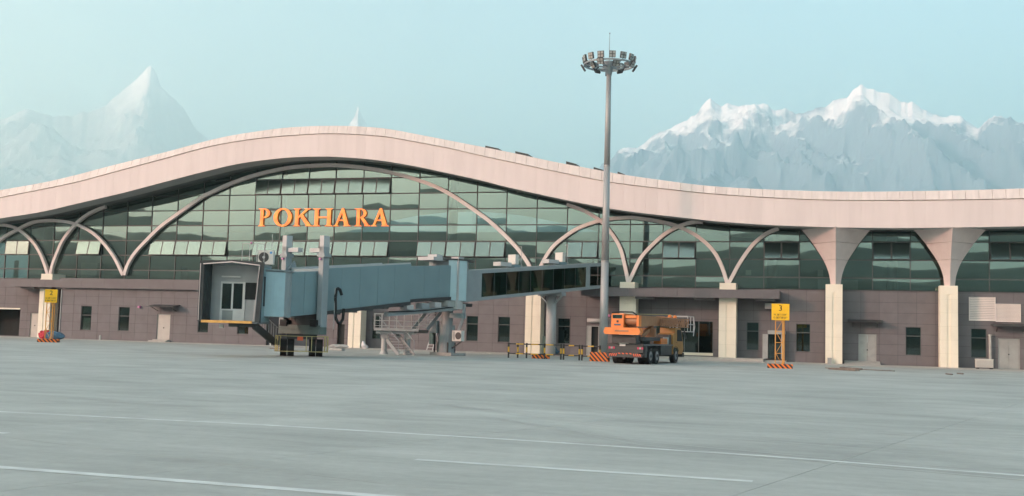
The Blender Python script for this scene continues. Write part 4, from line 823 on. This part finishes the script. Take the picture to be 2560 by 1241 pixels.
for sgn in (1, -1):
    tg0 = tsolve(o_+FN*(fwid/2), FD, 1204, 5.); tg1 = tsolve(o_+FN*(fwid/2), FD, 1464, 5.)
    for (ta, tb) in ((tS, tg0), (tg1, tE if sgn < 0 else tf1)):
        (ba, tta), (bb_, ttb) = fz_(ta), fz_(tb)
        MB().hexa([P(ta, sgn*.97, ba+.251), P(ta, sgn*1., ba+.251), P(tb, sgn*1., bb_+.251), P(tb, sgn*.97, bb_+.251), P(ta, sgn*.97, tta-.281), P(ta, sgn*1., tta-.281), P(tb, sgn*1., ttb-.281), P(tb, sgn*.97, ttb-.281)]).build('end_panel', M['bgrey'], fwk)
    n = 9
    for k in range(n):
        ta, tb = tg0+(tg1-tg0)*k/n+.02, tg0+(tg1-tg0)*(k+1)/n-.02; (ba, tta), (bb_, ttb) = fz_(ta), fz_(tb)
        MB().hexa([P(ta, sgn*.975, ba+.251), P(ta, sgn*.99, ba+.251), P(tb, sgn*.99, bb_+.251), P(tb, sgn*.975, bb_+.251), P(ta, sgn*.975, tta-.281), P(ta, sgn*.99, tta-.281), P(tb, sgn*.99, ttb-.281), P(tb, sgn*.975, ttb-.281)]).build('pane', M['tunnelglass'], fwk)
        if k: (ba, tta) = fz_(ta-.02); MB().beam(P(ta-.02, sgn*.97, ba+.25), P(ta-.02, sgn*.97, tta-.28), .05, .06, FD).build('glazing_bar', M['mullion'], fwk)
pp = tsolve(o_, FD, 1377, 2.); PC = o_+FD*pp; PC.z = 0; zb_ = fz_(pp)[0]
MB().cyl(PC, PC+ZV*(zb_-.3), .40, n=22).build('walkway_pillar', M['lgrey'], JB, smooth=True); MB().obox(PC+ZV*(zb_-.16), FD*.25, FN*1.3, ZV*.15).build('pillar_head', M['bgrey'], JB)
for s in (-1, 1): MB().beam(PC+ZV*(zb_-1.0)+FN*(s*.3), PC+ZV*(zb_-.28)+FN*(s*1.15), .12, .12, FD).build('pillar_brace', M['bgrey'], JB)
for px, w_ in ((1283, .3), (1400, .3)):
    t = tsolve(o_, FD, px, 7.); z = fz_(t)[1]; Q = o_+FD*t+ZV*z
    u = MB().obox(Q+ZV*.62, FD*.18, FN*.40, ZV*.38).build('air_unit', M['acwhite'], JB); MB().cyl(Q+ZV*.62+FD*.185, Q+ZV*.62+FD*.19, .28, n=16).build('fan_grille', M['darkmetal'], u); MB().obox(Q+ZV*.1, FD*.35, FN*.45, ZV*.1).build('unit_base', M['blue'], u)
    MB().obox(Q-FD*1.2+ZV*.18, FD*.6, FN*.4, ZV*.15).build('roof_box', M['lgrey'], JB)
    rr = MB(); rq = Q+FD*.9; rr.beam(rq, rq+ZV*1.7, .03, .03, FN).beam(rq+ZV*1.7, rq+ZV*1.7-FN*.3, .03, .03).beam(rq+FD*.2, rq-FD*.3+ZV*1.0, .03, .03, FN); rr.build('aerial_post', M['steel'], JB)
# ================================================================== ACCESS STAIR with platform
g1, g2 = gnd(959, 886), gnd(1018, 887.5); ax = (g2-g1).normalized(); bx = V((-ax.y, ax.x, 0))
ST = thing('access_stair', 'grey steel stair and railed landing on two posts beside the bridge pedestal', 'stairs', tuple((g1+g2)/2))
zp = 1.78; pl0 = g1-ax*.75-bx*.1; Lp = (g2-g1).length+1.5
pf = MB().obox(pl0+ax*(Lp/2)+bx*.6+ZV*zp, ax*(Lp/2), bx*.75, ZV*.10).build('landing', M['lgrey'], ST)
MB().obox(pl0+ax*(Lp/2)+bx*.6+ZV*(zp-.22), ax*(Lp/2-.15), bx*.6, ZV*.1).build('landing_beam', M['bgrey'], ST)
for g_ in (g1, g2):
    MB().cyl(g_+bx*.3, g_+bx*.3+ZV*1.2, .20, n=14).cyl(g_+bx*.3, g_+bx*.3+ZV*.25, .34, .2, 14).build('post', M['lgrey'], ST, smooth=False); MB().obox(g_+bx*.3+ZV*1.38, ax*.24, bx*.24, ZV*.24).build('post_head', M['lgrey'], ST)
r = MB(); fr0, bk0 = pl0-bx*.13, pl0+bx*1.33
for base in (fr0, bk0):
    for k in range(7): q = base+ax*(Lp*k/6); r.beam(q+ZV*zp, q+ZV*(zp+1.1), .045, .045, ax)
    for z in (.25, .62, 1.1): r.beam(base+ZV*(zp+z), base+ax*Lp+ZV*(zp+z), .045, .045)
for z in (.25, .62, 1.1): r.beam(fr0+ZV*(zp+z), bk0+ZV*(zp+z), .045, .045)
r.build('railing', M['lgrey'], ST)
def flight(P0, P1, wv, n, nm):
    s = MB(); 
    for k in (-1, 1): s.beam(P0+wv*k, P1+wv*k, .06, .26)
    s = s.build('stringer', M['bgrey'], ST)
    for k in range(n): t = (k+.7)/n; d = (P1-P0); d.z = 0; MB().obox(P0.lerp(P1, t), d.normalized()*.13, wv*.97, ZV*.022).build('tread', M['steel'], s)
    h = MB()
    for k in (-1, 1):
        h.beam(P0+wv*k+ZV*.95, P1+wv*k+ZV*.95, .045, .045)
        for t in (.02, .5, .98): q = P0.lerp(P1, t)+wv*k; h.beam(q, q+ZV*.95, .04, .04, ax)
    h.build('handrail', M['bgrey'], s)
lb = gnd(1016, 888); lt = lb-ax*1.5+bx*1.35; lt.z = zp-.05; flight(lb, lt, ax*.55, 9, 'lower')
ub = pl0+ax*(Lp+.1)+bx*.6+ZV*(zp+.05); ut = ub+ax*1.5+bx*1.2; ut.z = 3.9; flight(ub, ut, ax.lerp(bx, .1).normalized()*.52, 10, 'upper')
MB().obox(ub+ax*.1-ZV*.15, ax*.5, bx*.7, ZV*.12).build('landing_beam', M['darkmetal'], ST)
# ================================================================== FLOODLIGHT MAST
MP = at(1508, 880, -9.); MP.z = 0
MS = thing('floodlight_mast', 'tall tapered grey floodlight mast with ring of lamps and lightning rod', 'light mast', tuple(MP))
zr = zsolve(MP, 172); zt = zsolve(MP, 180); tip = zsolve(MP, 84)
for k in range(3):
    z0, z1 = zt*k/3, zt*(k+1)/3; R_ = lambda z: .34-.15*z/zt
    MB().cyl(MP+ZV*z0, MP+ZV*z1, R_(z0), R_(z1), 20).build('pole_section', M['mast'], MS, smooth=True)
    if k: MB().cyl(MP+ZV*(z0-.06), MP+ZV*(z0+.06), R_(z0)+.015, n=20).build('joint_collar', M['mast'], MS)
MB().cyl(MP+ZV*0, MP+ZV*.06, .7, n=16).cyl(MP+ZV*.06, MP+ZV*.25, .4, .36, 16).build('base_plate', M['steel'], MS)
MB().cyl(MP+ZV*(zt-.25), MP+ZV*(zr+.25), .22, .38, 16).cyl(MP+ZV*(zr+.25), MP+ZV*(zr+.55), .42, n=16).build('hub', M['bgrey'], MS)
MB().cyl(MP+ZV*(zr+.5), MP+ZV*tip, .03, .018, 6).sphere(MP+ZV*tip, .06).build('lightning_rod', M['bgrey'], MS)
RR = 1.95; ring = MB(); n = 28
for rad, z in ((RR, zr+.28), (RR*.62, zr+.2)):
    for k in range(n): t0, t1 = 2*math.pi*k/n, 2*math.pi*(k+1)/n; ring.beam(MP+V((math.cos(t0)*rad, math.sin(t0)*rad, z)), MP+V((math.cos(t1)*rad, math.sin(t1)*rad, z)), .10, .12)
for k in range(6): t = math.pi*k/3+.2; ring.beam(MP+V((0, 0, zr+.1)), MP+V((math.cos(t)*RR, math.sin(t)*RR, zr+.28)), .09, .12)
ring.build('lamp_ring', M['bgrey'], MS)
def flood(ang, rad, z, tilt, s=1.):
    d = V((math.cos(ang), math.sin(ang), 0)); r = V((-d.y, d.x, 0)); f = (d*math.cos(tilt)-ZV*math.sin(tilt)); u = r.cross(f)*-1
    if u.z < 0: u = -u
    c = MP+d*rad+ZV*z; L = MB().obox(c, r*.29*s, f*.07, u*.29*s).build('floodlight', M['lampbox'], MS)
    for a in (-1, 1):
        for b in (-1, 1): MB().obox(c+f*.074+r*(a*.145*s)+u*(b*.145*s), r*.115*s, f*.012, u*.115*s).build('lens', M['lamp'], L)
    MB().beam(c-f*.08, MP+d*(rad-.05)+ZV*(zr+.3), .05, .05).build('lamp_bracket', M['bgrey'], L)
for k in range(14): flood(2*math.pi*k/14+.1, RR+.05, zr+.66, .18, .86)
for k in range(9): flood(2*math.pi*k/9+.4, RR*.75 if k % 2 else RR+.1, zr+.12, .55, .86)
MB().tube([MP+V((-1.2, -.6, zr+.1)), MP+V((-1.0, -.6, zr-.25)), MP+V((-.7, -.5, zr+.05))], .03).build('cable', M['rubber'], MS)
# ================================================================== TRUCK CRANE
hd_ = math.radians(8); ra = gnd(1581, 909.5); fdir = V((math.sin(hd_), math.cos(hd_), 0)); org = ra-fdir*1.5; org.z = 0
TC = thing('truck_crane', 'orange truck crane parked with its boom lowered over the cab', 'crane truck', tuple(org), math.atan2(fdir.y, fdir.x))
# local frame: x forward, y left, z up
def bx_(name, m, *b, parent=TC): return MB().box(*b).build(name, M[m], parent)
ch = bx_('chassis', 'chassis', .1, 9.0, -.55, .55, .75, 1.18)
bx_('deck', 'deck', .05, 6.6, -1.22, 1.22, 1.19, 1.27)
for s in (-1, 1):
    bx_('side_skirt', 'chassis', .1, .75, s*1.2-.03, s*1.2+.03, .62, 1.18); bx_('side_box', 'chassis', 3.8, 6.3, s*.98-.22, s*.98+.22, .55, 1.17)
    for x in (1.5, 2.85, 7.3):
        w = MB().cyl((x, s*.88, .53), (x, s*1.22, .53), .53, n=26).build('wheel', M['rubber'], TC)
        MB().cyl((x, s*1.225-s*.1, .53), (x, s*1.23, .53), .30, n=18).build('rim', M['rim'], w); MB().cyl((x, s*1.23, .53), (x, s*1.27, .53), .11, n=10).build('hub', M['chassis'], w)
        if x < 4: MB().cyl((x, s*.5, .53), (x, s*.84, .53), .53, n=26).build('wheel', M['rubber'], TC)
        MB().add(*(lambda A: ([(x+math.cos(t)*.66, s*(.86 if q == 0 else 1.24), .53+math.sin(t)*.62) for t in A for q in (0, 1)], [(2*i, 2*i+1, 2*i+3, 2*i+2) for i in range(len(A)-1)]))([math.radians(a) for a in range(25, 156, 13)])).build('mudguard', M['chassis'], TC)
bx_('rear_panel', 'chassis', -.02, .09, -1.2, 1.2, .72, 1.30)
rb = MB().prism([(-1.15, .42), (1.15, .42), (1.22, .62), (.75, .72), (-.75, .72), (-1.22, .62)], (.10, 0, 0), (-.14, 0, 0), (0, 1, 0), (0, 0, 1)).build('rear_bumper', M['chassis'], TC)
for y0, y1, z0, z1, sg in ((-1.1, -.55, .50, .66, 1), (.55, 1.1, .50, .66, -1), (-.5, .5, .62, .70, 1)):
    n = 4
    for k in range(n):
        a = y0+(y1-y0)*k/n; MB().prism([(a, z0), (a+(y1-y0)/n*.5, z0), (a+(y1-y0)/n*.5+.06*sg, z1), (a+.06*sg, z1)], (.012, 0, 0), (-.155, 0, 0), (0, 1, 0), (0, 0, 1)).build('reflector', M['signred'], rb)
for s in (-1, 1):
    for k, mm in enumerate(('redlight', 'lamp', 'redlight')): bx_('tail_light', mm, -.06, -.021, s*.95-.2+.14*k-.06, s*.95-.2+.14*k+.06, .95, 1.08)
    bx_('outrigger', 'chassis', .15, .55, s*1.22-.06, s*1.22+.06, .45, 1.15)
bx_('number_plate', 'white', -.05, -.021, -.02, .36, 1.13, 1.28)
bx_('tow_hook', 'black', -.22, .0, -.06, .06, .30, .42)
# driver cab, low and forward
cabt = MB().prism([(6.65, .60), (9.0, .60), (9.25, .95), (9.15, 1.45), (8.7, 2.25), (8.45, 2.42), (7.2, 2.42), (7.15, 2.05), (6.65, 1.95)], (0, 1.1, 0), (0, -1.18, 0), (1, 0, 0), (0, 0, 1)).build('driver_cab', M['cabyellow'], TC)
for s in (-1, 1):
    MB().prism([(7.6, 1.5), (8.97, 1.5), (8.58, 2.3), (7.6, 2.3)], (0, .012, 0), (0, -1.19-.006 if s < 0 else -.078, 0), (1, 0, 0), (0, 0, 1)).build('side_window', M['dark'], cabt)
    bx_('door_handle', 'black', 7.45, 7.6, (-1.2 if s < 0 else -.07)-.02, (-1.2 if s < 0 else -.07)+.02, 1.38, 1.42, parent=cabt); MB().beam((9.1, -1.25 if s < 0 else .0, 2.2), (9.25, -1.38 if s < 0 else .12, 1.7), .06, .16).build('mirror', M['black'], cabt)
bx_('front_bumper', 'black', 8.95, 9.4, -1.2, 1.2, .40, .70); bx_('step', 'black', 6.7, 7.0, -1.24, 1.24, .5, .62)
# superstructure
MB().cyl((2.9, 0, 1.28), (2.9, 0, 1.50), .70, n=24).build('turntable', M['chassis'], TC)
bx_('slewing_frame', 'chassis', .4, 4.2, -1.05, .95, 1.50, 1.74)
cw = MB().prism([(-1.12, 1.86), (1.12, 1.86), (1.22, 2.02), (1.12, 2.30), (-1.12, 2.30), (-1.22, 2.02)], (.62, 0, 0), (-.75, 0, 0), (0, 1, 0), (0, 0, 1)).build('counterweight', M['orange'], TC)
bx_('lettering_strip', 'boom', -.765, -.751, -.45, .45, 2.04, 2.13, parent=cw)
bx_('support', 'chassis', -.3, .6, -.8, .8, 1.32, 1.85)
hs_ = MB().prism([(-.15, 2.3), (.55, 2.3), (.55, 3.12), (.45, 3.2), (-.05, 3.2), (-.15, 3.1)], (0, .82, 0), (0, .10, 0), (1, 0, 0), (0, 0, 1)).build('operator_cab', M['orange'], TC)
bx_('rear_window', 'winglass', -.17, -.152, .2, .82, 2.88, 3.1, parent=hs_); bx_('rear_window_recess', 'cabinet', -.151, -.149, .19, .83, 2.87, 3.11, parent=hs_); bx_('emblem', 'darkmetal', -.165, -.152, .42, .56, 2.62, 2.76, parent=hs_); bx_('nameplate', 'tarpblue', -.165, -.152, .28, .72, 2.43, 2.53, parent=hs_)
MB().prism([(.55, 2.3), (2.6, 2.3), (2.6, 2.55), (1.9, 3.2), (.55, 3.2)], (0, .78, 0), (0, .12, 0), (1, 0, 0), (0, 0, 1)).build('machine_hood', M['orange'], TC)
MB().tube([(-.1, .9, 3.24), (.2, .4, 3.30), (.3, -.35, 3.30), (.5, -.6, 3.1)], .05, 6).build('roof_guard', M['black'], TC)
MB().cyl((.35, -.75, 2.75), (.35, .05, 2.75), .30, n=18).build('winch_drum', M['boom'], TC); bx_('winch_housing', 'orange', .05, .6, -.85, -.7, 2.4, 3.1); bx_('winch_housing', 'orange', .0, .3, -.7, .05, 2.92, 3.08)
# boom
bz0, bz1 = 2.75, 2.95
bm = MB().hexa([(.5, -.62, 2.35), (10.6, -.42, 2.72), (10.6, -.02, 2.72), (.5, -.02+.05, 2.35), (.5, -.62, 3.12), (10.6, -.42, 3.12), (10.6, -.02, 3.12), (.5, .03, 3.12)]).build('boom', M['boom'], TC)
for x, e in ((6.6, .03), (8.2, .02), (9.6, .02)): MB().box(x, x+.18, -.62+(x/10.6)*.2-e, .05, 2.42+.037*x-.05, 3.15+e).build('boom_collar', M['boom'], bm)
MB().beam((2.2, -.3, 1.75), (4.6, -.3, 2.42), .26, .26).build('luffing_cylinder', M['boom'], TC)
bx_('boom_rest', 'boom', 3.8, 4.1, -.75, .3, 1.74, 2.35); bx_('tool_tray', 'orange', 4.1, 5.5, -1.12, -.6, 1.30, 1.66)
for k in range(6): bx_('tray_slat', 'boom', 4.2+k*.22, 4.26+k*.22, -1.135, -1.121, 1.33, 1.62)
# lattice jib folded along the boom
lj = MB(); A = [V((5.2, -.70, 2.52)), V((10.4, -.85, 2.50))]; Bq = [V((5.2, -.70, 2.92)), V((10.4, -.85, 3.08))]; off = V((0, -.38, 0))
for o2 in (V((0, 0, 0)), off):
    lj.beam(A[0]+o2*.4, A[1]+o2, .06, .06).beam(Bq[0]+o2*.4, Bq[1]+o2, .06, .06)
    n = 12
    for k in range(n):
        t0, t1 = k/n, (k+1)/n; oo = o2*(.4+.6*t0); lj.beam(A[0].lerp(A[1], t0)+oo, Bq[0].lerp(Bq[1], t1)+oo, .04, .04); lj.beam(A[0].lerp(A[1], t1)+oo, Bq[0].lerp(Bq[1], t1)+oo, .04, .04)
lj.build('lattice_jib', M['boom'], TC)
for x in (8.6, 9.9): MB().sphere((x, -.35, 3.2), .15).build('sheave', M['orange'], TC)
MB().tube([(1., -.3, 3.2), (8.6, -.35, 3.36), (10.5, -.3, 3.2)], .02, 5).build('hoist_rope', M['railyellow'], TC)
# boom head cage and hook
cg = MB()
for y in (-1.15, .15):
    for z in (2.2, 2.72, 3.3): cg.beam((10.4, y, z), (12.0, y, z), .05, .05)
    for x in (10.4, 11.2, 12.0): cg.beam((x, y, 2.2), (x, y, 3.3), .05, .05, (1, 0, 0))
    cg.beam((12.0, y, 3.3), (12.35, y, 2.6), .05, .05); cg.beam((12.35, y, 2.6), (12.0, y, 1.9), .05, .05)
for x in (10.4, 12.0):
    for z in (2.2, 3.3): cg.beam((x, -1.15, z), (x, .15, z), .05, .05)
cg.build('boom_head_frame', M['lgrey'], TC)
bx_('hook_block', 'black', 10.9, 11.3, -.5, -.1, 1.5, 2.3); MB().tube([(11.1, -.3, 2.3), (11.1, -.3, 2.9)], .03).build('hoist_rope', M['black'], TC)
# hydraulic tank, exhaust
MB().cyl((5.7, -.95, 1.28), (5.7, -.95, 1.75), .2, n=14).build('tank', M['doordark'], TC); bx_('tool_box', 'chassis', 5.9, 6.5, -1.1, 1.1, 1.28, 1.95); bx_('engine_hood', 'chassis', 6.7, 8.9, .0, 1.15, .95, 1.75)
# ================================================================== STAND SIGNS
def text_mesh(s, size, m, name):
    cu = bpy.data.curves.new(name, 'FONT'); cu.body = s; cu.size = size; cu.align_x = 'CENTER'; cu.align_y = 'CENTER'; cu.extrude = .006
    o = bpy.data.objects.new(name, cu); col.objects.link(o); dg = bpy.context.evaluated_depsgraph_get(); me = bpy.data.meshes.new_from_object(o.evaluated_get(dg)); bpy.data.objects.remove(o); me.materials.clear(); me.materials.append(m); return me
def stand_sign(num, gx, gy, bd, lines, label, rz, post_px, base_px):
    g = gnd(gx, gy); z0, z1 = zsolve(g, bd[3]), zsolve(g, bd[1]); m = (g-C).dot(FW)/F; w = (bd[2]-bd[0])*m/math.cos(.15); cxm = (bd[0]+bd[2])/2
    S_ = thing('stand_sign', label, 'sign', tuple(g), rz, 'yellow stand number signs')
    sx = ((cxm)-gx-(0))*m+ (z0-1)*0
    MB().box(-w/2, w/2, -.05, .0, z0, z1).build('board', M['sign'], S_)
    for s, size, z in ((num, (z1-z0)*.48, z0+(z1-z0)*.72), (lines[0], (z1-z0)*.155, z0+(z1-z0)*.33), (lines[1], (z1-z0)*.155, z0+(z1-z0)*.15)):
        o = bpy.data.objects.new('number' if s == num else 'lettering', text_mesh(s, size, M['ink'], 'text')); col.objects.link(o); o.parent = S_; o.location = (0, -.055, z); o.rotation_euler = (math.pi/2, 0, 0)
    hw = .30
    for x in (-hw, hw*.55): MB().box(x-.03 if x < 0 else x-.05, x+.03 if x < 0 else x+.05, .02, .10, .2, z0+.3).build('post', M['signpole'], S_)
    MB().box(hw*.55+.06, hw*.55+.12, .25, .33, .2, z0+.3).build('post', M['signpole'], S_)
    br = MB(); n = 4
    for k in range(n+1): z = .25+(z0-.3)*k/n; br.box(-hw+.031, hw*.55-.051, .03, .07, z-.02, z+.02)
    for k in range(n): za, zb = .25+(z0-.3)*k/n, .25+(z0-.3)*(k+1)/n; br.beam((-hw+.03, .05, za if k % 2 else zb), (hw*.55-.05, .05, zb if k % 2 else za), .03, .03)
    br.build('lattice', M['signpole'], S_)
    MB().box(-.78, .78, -.42, .42, 0, .26).build('striped_base', M['stripe'], S_)
    return S_
stand_sign('3', 1950, 921, (1928, 760, 1971, 801), ('N 28°11\'04"', 'E 083°58\'55"'), 'yellow number board on an orange lattice post between the crane truck and flared columns', .05, None, None)
stand_sign('2', 121, 856, (107, 724, 136, 757), ('N 28°11\'03"', 'E 083°58\'57"'), 'yellow number board on an orange post beside the cream column and red bundle', .5, None, None)
# ================================================================== PIPE BARRIERS
def barrier(gpx, label, ext=.0):
    G = [gnd(x, y) for x, y in gpx]; Bq = thing('pipe_barrier', label, 'barrier', tuple(G[0]), 0, 'black and yellow pipe barriers'); Hh = 1.08
    for p in G:
        po = MB().cyl(p, p+ZV*Hh, .06, n=10).build('post', M['black'], Bq); MB().cyl(p+ZV*.42, p+ZV*.78, .065, n=10).build('yellow_band', M['byellow'], po)
    for z in (1.0, .32):
        a, b = G[0], G[-1]; L = (b-a).length; n = max(3, int(L/.55))|1; rl = MB(); yl = MB()
        ro_ = rl.cyl(a+ZV*z, b+ZV*z, .04, n=8).build('rail', M['black'], Bq)
        for k in range(1, n, 2): MB().cyl(a.lerp(b, k/n)+ZV*z, a.lerp(b, (k+1)/n)+ZV*z, .046, n=8).build('yellow_band', M['byellow'], ro_)
barrier([(1271, 895), (1294, 895.5), (1316, 896), (1361, 898), (1402, 899.5)], 'black and yellow pipe barrier with five posts beside the cabinet')
barrier([(1408.5, 900), (1448, 901.5)], 'black and yellow pipe barrier with two posts, middle of the row')
barrier([(1454.5, 902), (1499, 904)], 'black and yellow pipe barrier with two posts beside the orange crane truck')
# striped blocks
def block(px, py, hx, hy, hz, label, rz=0, tilt=0):
    p = gnd(px, py); o = MB().hexa([(-hx, -hy, 0), (hx, -hy, 0), (hx, hy, 0), (-hx, hy, 0), (-hx*.98, -hy*.8, hz), (hx*.98, -hy*.8, hz), (hx*.98, hy*.8, hz), (-hx*.98, hy*.8, hz)]).build('barrier_block', M['stripe']); o.location = p; o.rotation_euler = (0, 0, rz); o['label'] = label; o['category'] = 'block'
block(1352, 897, .62, .2, .28, 'low concrete block with orange and black hazard stripes under the barrier', -.1)
block(1499, 904, .66, .22, .62, 'tall block with orange and black hazard stripes behind the crane truck', -.1)
# ================================================================== CABINETS AND SMALL THINGS
def cabinet(name, x0, x1, yt, yb, m, label, cat, depth=.45, legs=False, vent=True):
    g = gnd((x0+x1)/2, yb); w = (x1-x0)*(g-C).dot(FW)/F/2; h = zsolve(g, yt); T = thing(name, label, cat, tuple(g), YAW*-.4, local=True)
    b = MB().box(-w, w, -depth/2, depth/2, .08, h-.06).build('body', M[m], T); MB().box(-w-.03, w+.03, -depth/2-.04, depth/2+.04, h-.06, h).build('lid', M[m], T); MB().box(-w+.03, w-.03, -depth/2+.03, depth/2-.03, 0, .08).build('plinth', M['conc'], T)
    MB().box(-w+.04, -.006, -depth/2-.012, -depth/2-.001, .14, h-.12).box(.006, w-.04, -depth/2-.012, -depth/2-.001, .14, h-.12).build('door', M[m], T)
    MB().box(.03, .06, -depth/2-.04, -depth/2-.013, h*.5, h*.5+.15).build('handle', M['darkmetal'], T)
    if vent:
        for k in range(4): MB().box(-w*.45, w*.1, -depth/2-.02, -depth/2-.0125, h*.74+k*.045, h*.74+k*.045+.025).build('slat', M['doordark'], T)
cabinet('electrical_cabinet', 1339, 1368, 841, 886, 'cabinet', 'pale green electrical cabinet beside the cream column and walkway pillar', 'cabinet')
cabinet('equipment_cabinet', 1241, 1260, 843, 881, 'cabdark', 'dark green equipment cabinet under a ground floor window', 'cabinet', vent=False)
# outdoor air unit cabinet on the right
g = gnd(2462, 924); U = thing('condenser_unit', 'cream slatted condenser unit on the ground below the wall vents', 'air unit', tuple(g)); m = (g-C).dot(FW)/F; w = 20*m; h = zsolve(g, 898)
MB().box(g.x-w, g.x+w, g.y+.02, g.y+.7, .12, h-.07).build('body', M['acwhite'], U); MB().box(g.x-w-.02, g.x+w+.02, g.y-.05, g.y+.72, h-.068, h).build('lid', M['acwhite'], U)
for s in (-1, 1): MB().box(g.x+s*w*.8-.1, g.x+s*w*.8+.1, g.y+.05, g.y+.65, 0, .12).build('foot', M['black'], U)
for k in range(9): z = .16+k*(h-.28)/9; MB().hexa([(g.x-w+.02, g.y-.04, z), (g.x+w-.02, g.y-.04, z), (g.x+w-.02, g.y+.018, z+.03), (g.x-w+.02, g.y+.018, z+.03), (g.x-w+.02, g.y-.04, z+.02), (g.x+w-.02, g.y-.04, z+.02), (g.x+w-.02, g.y+.018, z+.05), (g.x-w+.02, g.y+.018, z+.05)]).build('slat', M['acwhite'], U)
p = at(2475, 840, WY-.3); q = MB().cyl((p.x, WY-.3, .03), (p.x, WY-.3, p.z), .10, n=12).cyl((p.x, WY-.3, p.z), (p.x, WY-.3, p.z+.1), .13, n=12).build('vent_pipe', M['pipe']); q['label'] = 'pale upright vent pipe standing behind the condenser unit'; q['category'] = 'pipe'
# ladder leaning on the wall
g = at(1074, 868, -1.4); LD = thing('step_ladder', 'grey step ladder with red notice leaning by the wall behind the stair', 'ladder', (g.x, -1.4, .03)); zt = at(1078, 826, -.5).z
for s in (-.28, .28): MB().beam((g.x+s, -1.4, .03), (g.x+s*.75+.1, -.45, zt), .05, .08, (1, 0, 0)).build('stile', M['lgrey'], LD)
for k in range(1, 7): t = k/7; MB().beam((g.x-.27+.12*t, -1.4+.95*t, zt*t), (g.x+.27+.02*t, -1.4+.95*t, zt*t), .05, .05).build('rung', M['lgrey'], LD)
MB().obox((g.x+.08, -.95, zt*.45), (.14, 0, 0), (0, .02, 0), (0, 0, .2)).build('notice', M['red'], LD)
def lump(name, px, py, s, m, label, cat, sq=(1, 1, 1), z=0.03, group=None):
    p = gnd(px, py, z); b = MB().sphere((0, 0, s*sq[2]*.85), s, 14, 8, sq); b = b if z < 0 else b; b.v = [(x*(1+.55*noise.noise(V((x*4, y*4, zz*4+px)))), y*(1+.45*noise.noise(V((x*4, y*4, zz*4)))), max(0, zz*(1+.6*noise.noise(V((x*3+px, y*3, 1)))))) for x, y, zz in b.v]
    o = b.build(name, M[m]); o.location = p; o['label'] = label; o['category'] = cat
    if group: o['group'] = group
lump('sack', 1758, 889, .35, 'sack', 'white sack on the platform behind the crane truck', 'sack', (1, .8, 1.1)); lump('sack', 911, 873, .28, 'sack', 'white sack beside the cream column near the stair', 'sack', (1, .8, 1.1))
lump('covered_heap', 113, 848, .75, 'red', 'red cloth bundle behind the stand sign with number 2', 'bundle', (.9, .6, .55)); lump('tarpaulin_heap', 137, 850, .8, 'tarpblue', 'blue tarpaulin heap behind the stand sign with number 2', 'tarpaulin', (1.1, .7, .5))
lump('drum', 1392, 886, .30, 'tarpblue', 'small blue plastic drum at the foot of the walkway pillar', 'drum', (1, 1, 1.1))
lump('debris_heap', 848, 872, .55, 'doordark', 'grey heap of rolled sheeting behind the bridge bogie', 'debris', (1.6, .6, .35)); lump('debris_heap', 1085, 871, .5, 'lgrey', 'pale heap of rubble at the foot of the ladder', 'debris', (1.4, .6, .25))
MBp = lambda x0, y0, x1, y1, w, h: (gnd(x0, y0), gnd(x1, y1), w, h)
for name, label, cat, bars, mm in (('timber_pile', 'dark timber pile lying on the apron in front of the door ramp', 'timber', [(2064, 921.5, 2150, 926, .10, .08), (2072, 924, 2148, 928, .12, .1), (2100, 922, 2155, 926, .09, .14), (2080, 925, 2140, 928.5, .09, .17)], 'wood'), ('timber_plank', 'single long dark plank lying on the apron beside the timber pile', 'plank', [(2158, 925, 2236, 929, .12, .06)], 'wood'), ('scrap_timber', 'short scrap timber pieces on the apron below the last cream column', 'timber', [(2366, 936.5, 2380, 938, .12, .08), (2394, 935, 2407, 936.5, .12, .08)], 'wood'), ('steel_bars', 'dark steel bars on the ground behind the bridge stair', 'steel', [(675, 872, 718, 874, .08, .07), (684, 867, 706, 868, .08, .07)], 'wood'), ('grey_mat', 'rolled grey mat on the ground behind the bridge bogie', 'mat', [(828, 876, 858, 878, .3, .2)], 'doordark')):
    p = gnd(bars[0][0], bars[0][1]); T = thing(name, label, cat, (p.x, p.y, 0))
    for x0, y0, x1, y1, w, h in bars: a, b = gnd(x0, y0), gnd(x1, y1); MB().beam(a+ZV*(h/2), b+ZV*(h/2), w, h*.7).beam(a+ZV*.01, b+ZV*.01, w*.6, .03).build('plank', M[mm], T)
for k, (x, y) in enumerate(((675.5, 866), (683, 867), (692, 867), (701, 867.5))):
    p = gnd(x, y-1); o = MB().cyl((0, 0, 0), (0, 0, .55), .06, n=8).sphere((0, 0, .55), .07, 8, 4).build('bollard', M['white']); o.location = p; o['label'] = 'short white bollard beside the corner of the stone annex'; o['category'] = 'bollard'; o['group'] = 'white bollards by the annex'
o = MB().cyl((0, 0, 0), (0, 0, .4), .09, n=10).sphere((0, 0, .4), .09, 8, 4).build('bollard', M['pipe']); o.location = gnd(250, 851); o['label'] = 'short grey bollard between two windows of the stone annex'; o['category'] = 'bollard'
p = gnd(2074, 911); o = MB().box(-.16, .16, -.1, .1, 0, .42).box(-.18, .18, -.12, .12, .42, .46).build('meter_box', M['doordark']); o.location = (p.x, -2.1, .03); o['label'] = 'small grey meter box at the foot of the first flared column'; o['category'] = 'box'
p = gnd(153.5, 850); q = MB().cyl((0, 0, 0), (0, 0, at(157, 724, -3.1).z), .035, n=8).build('lightning_conductor', M['white']); q.location = (AX0-.06, -3.06, 0); q['label'] = 'thin white downpipe at the corner of the stone annex'; q['category'] = 'pipe'
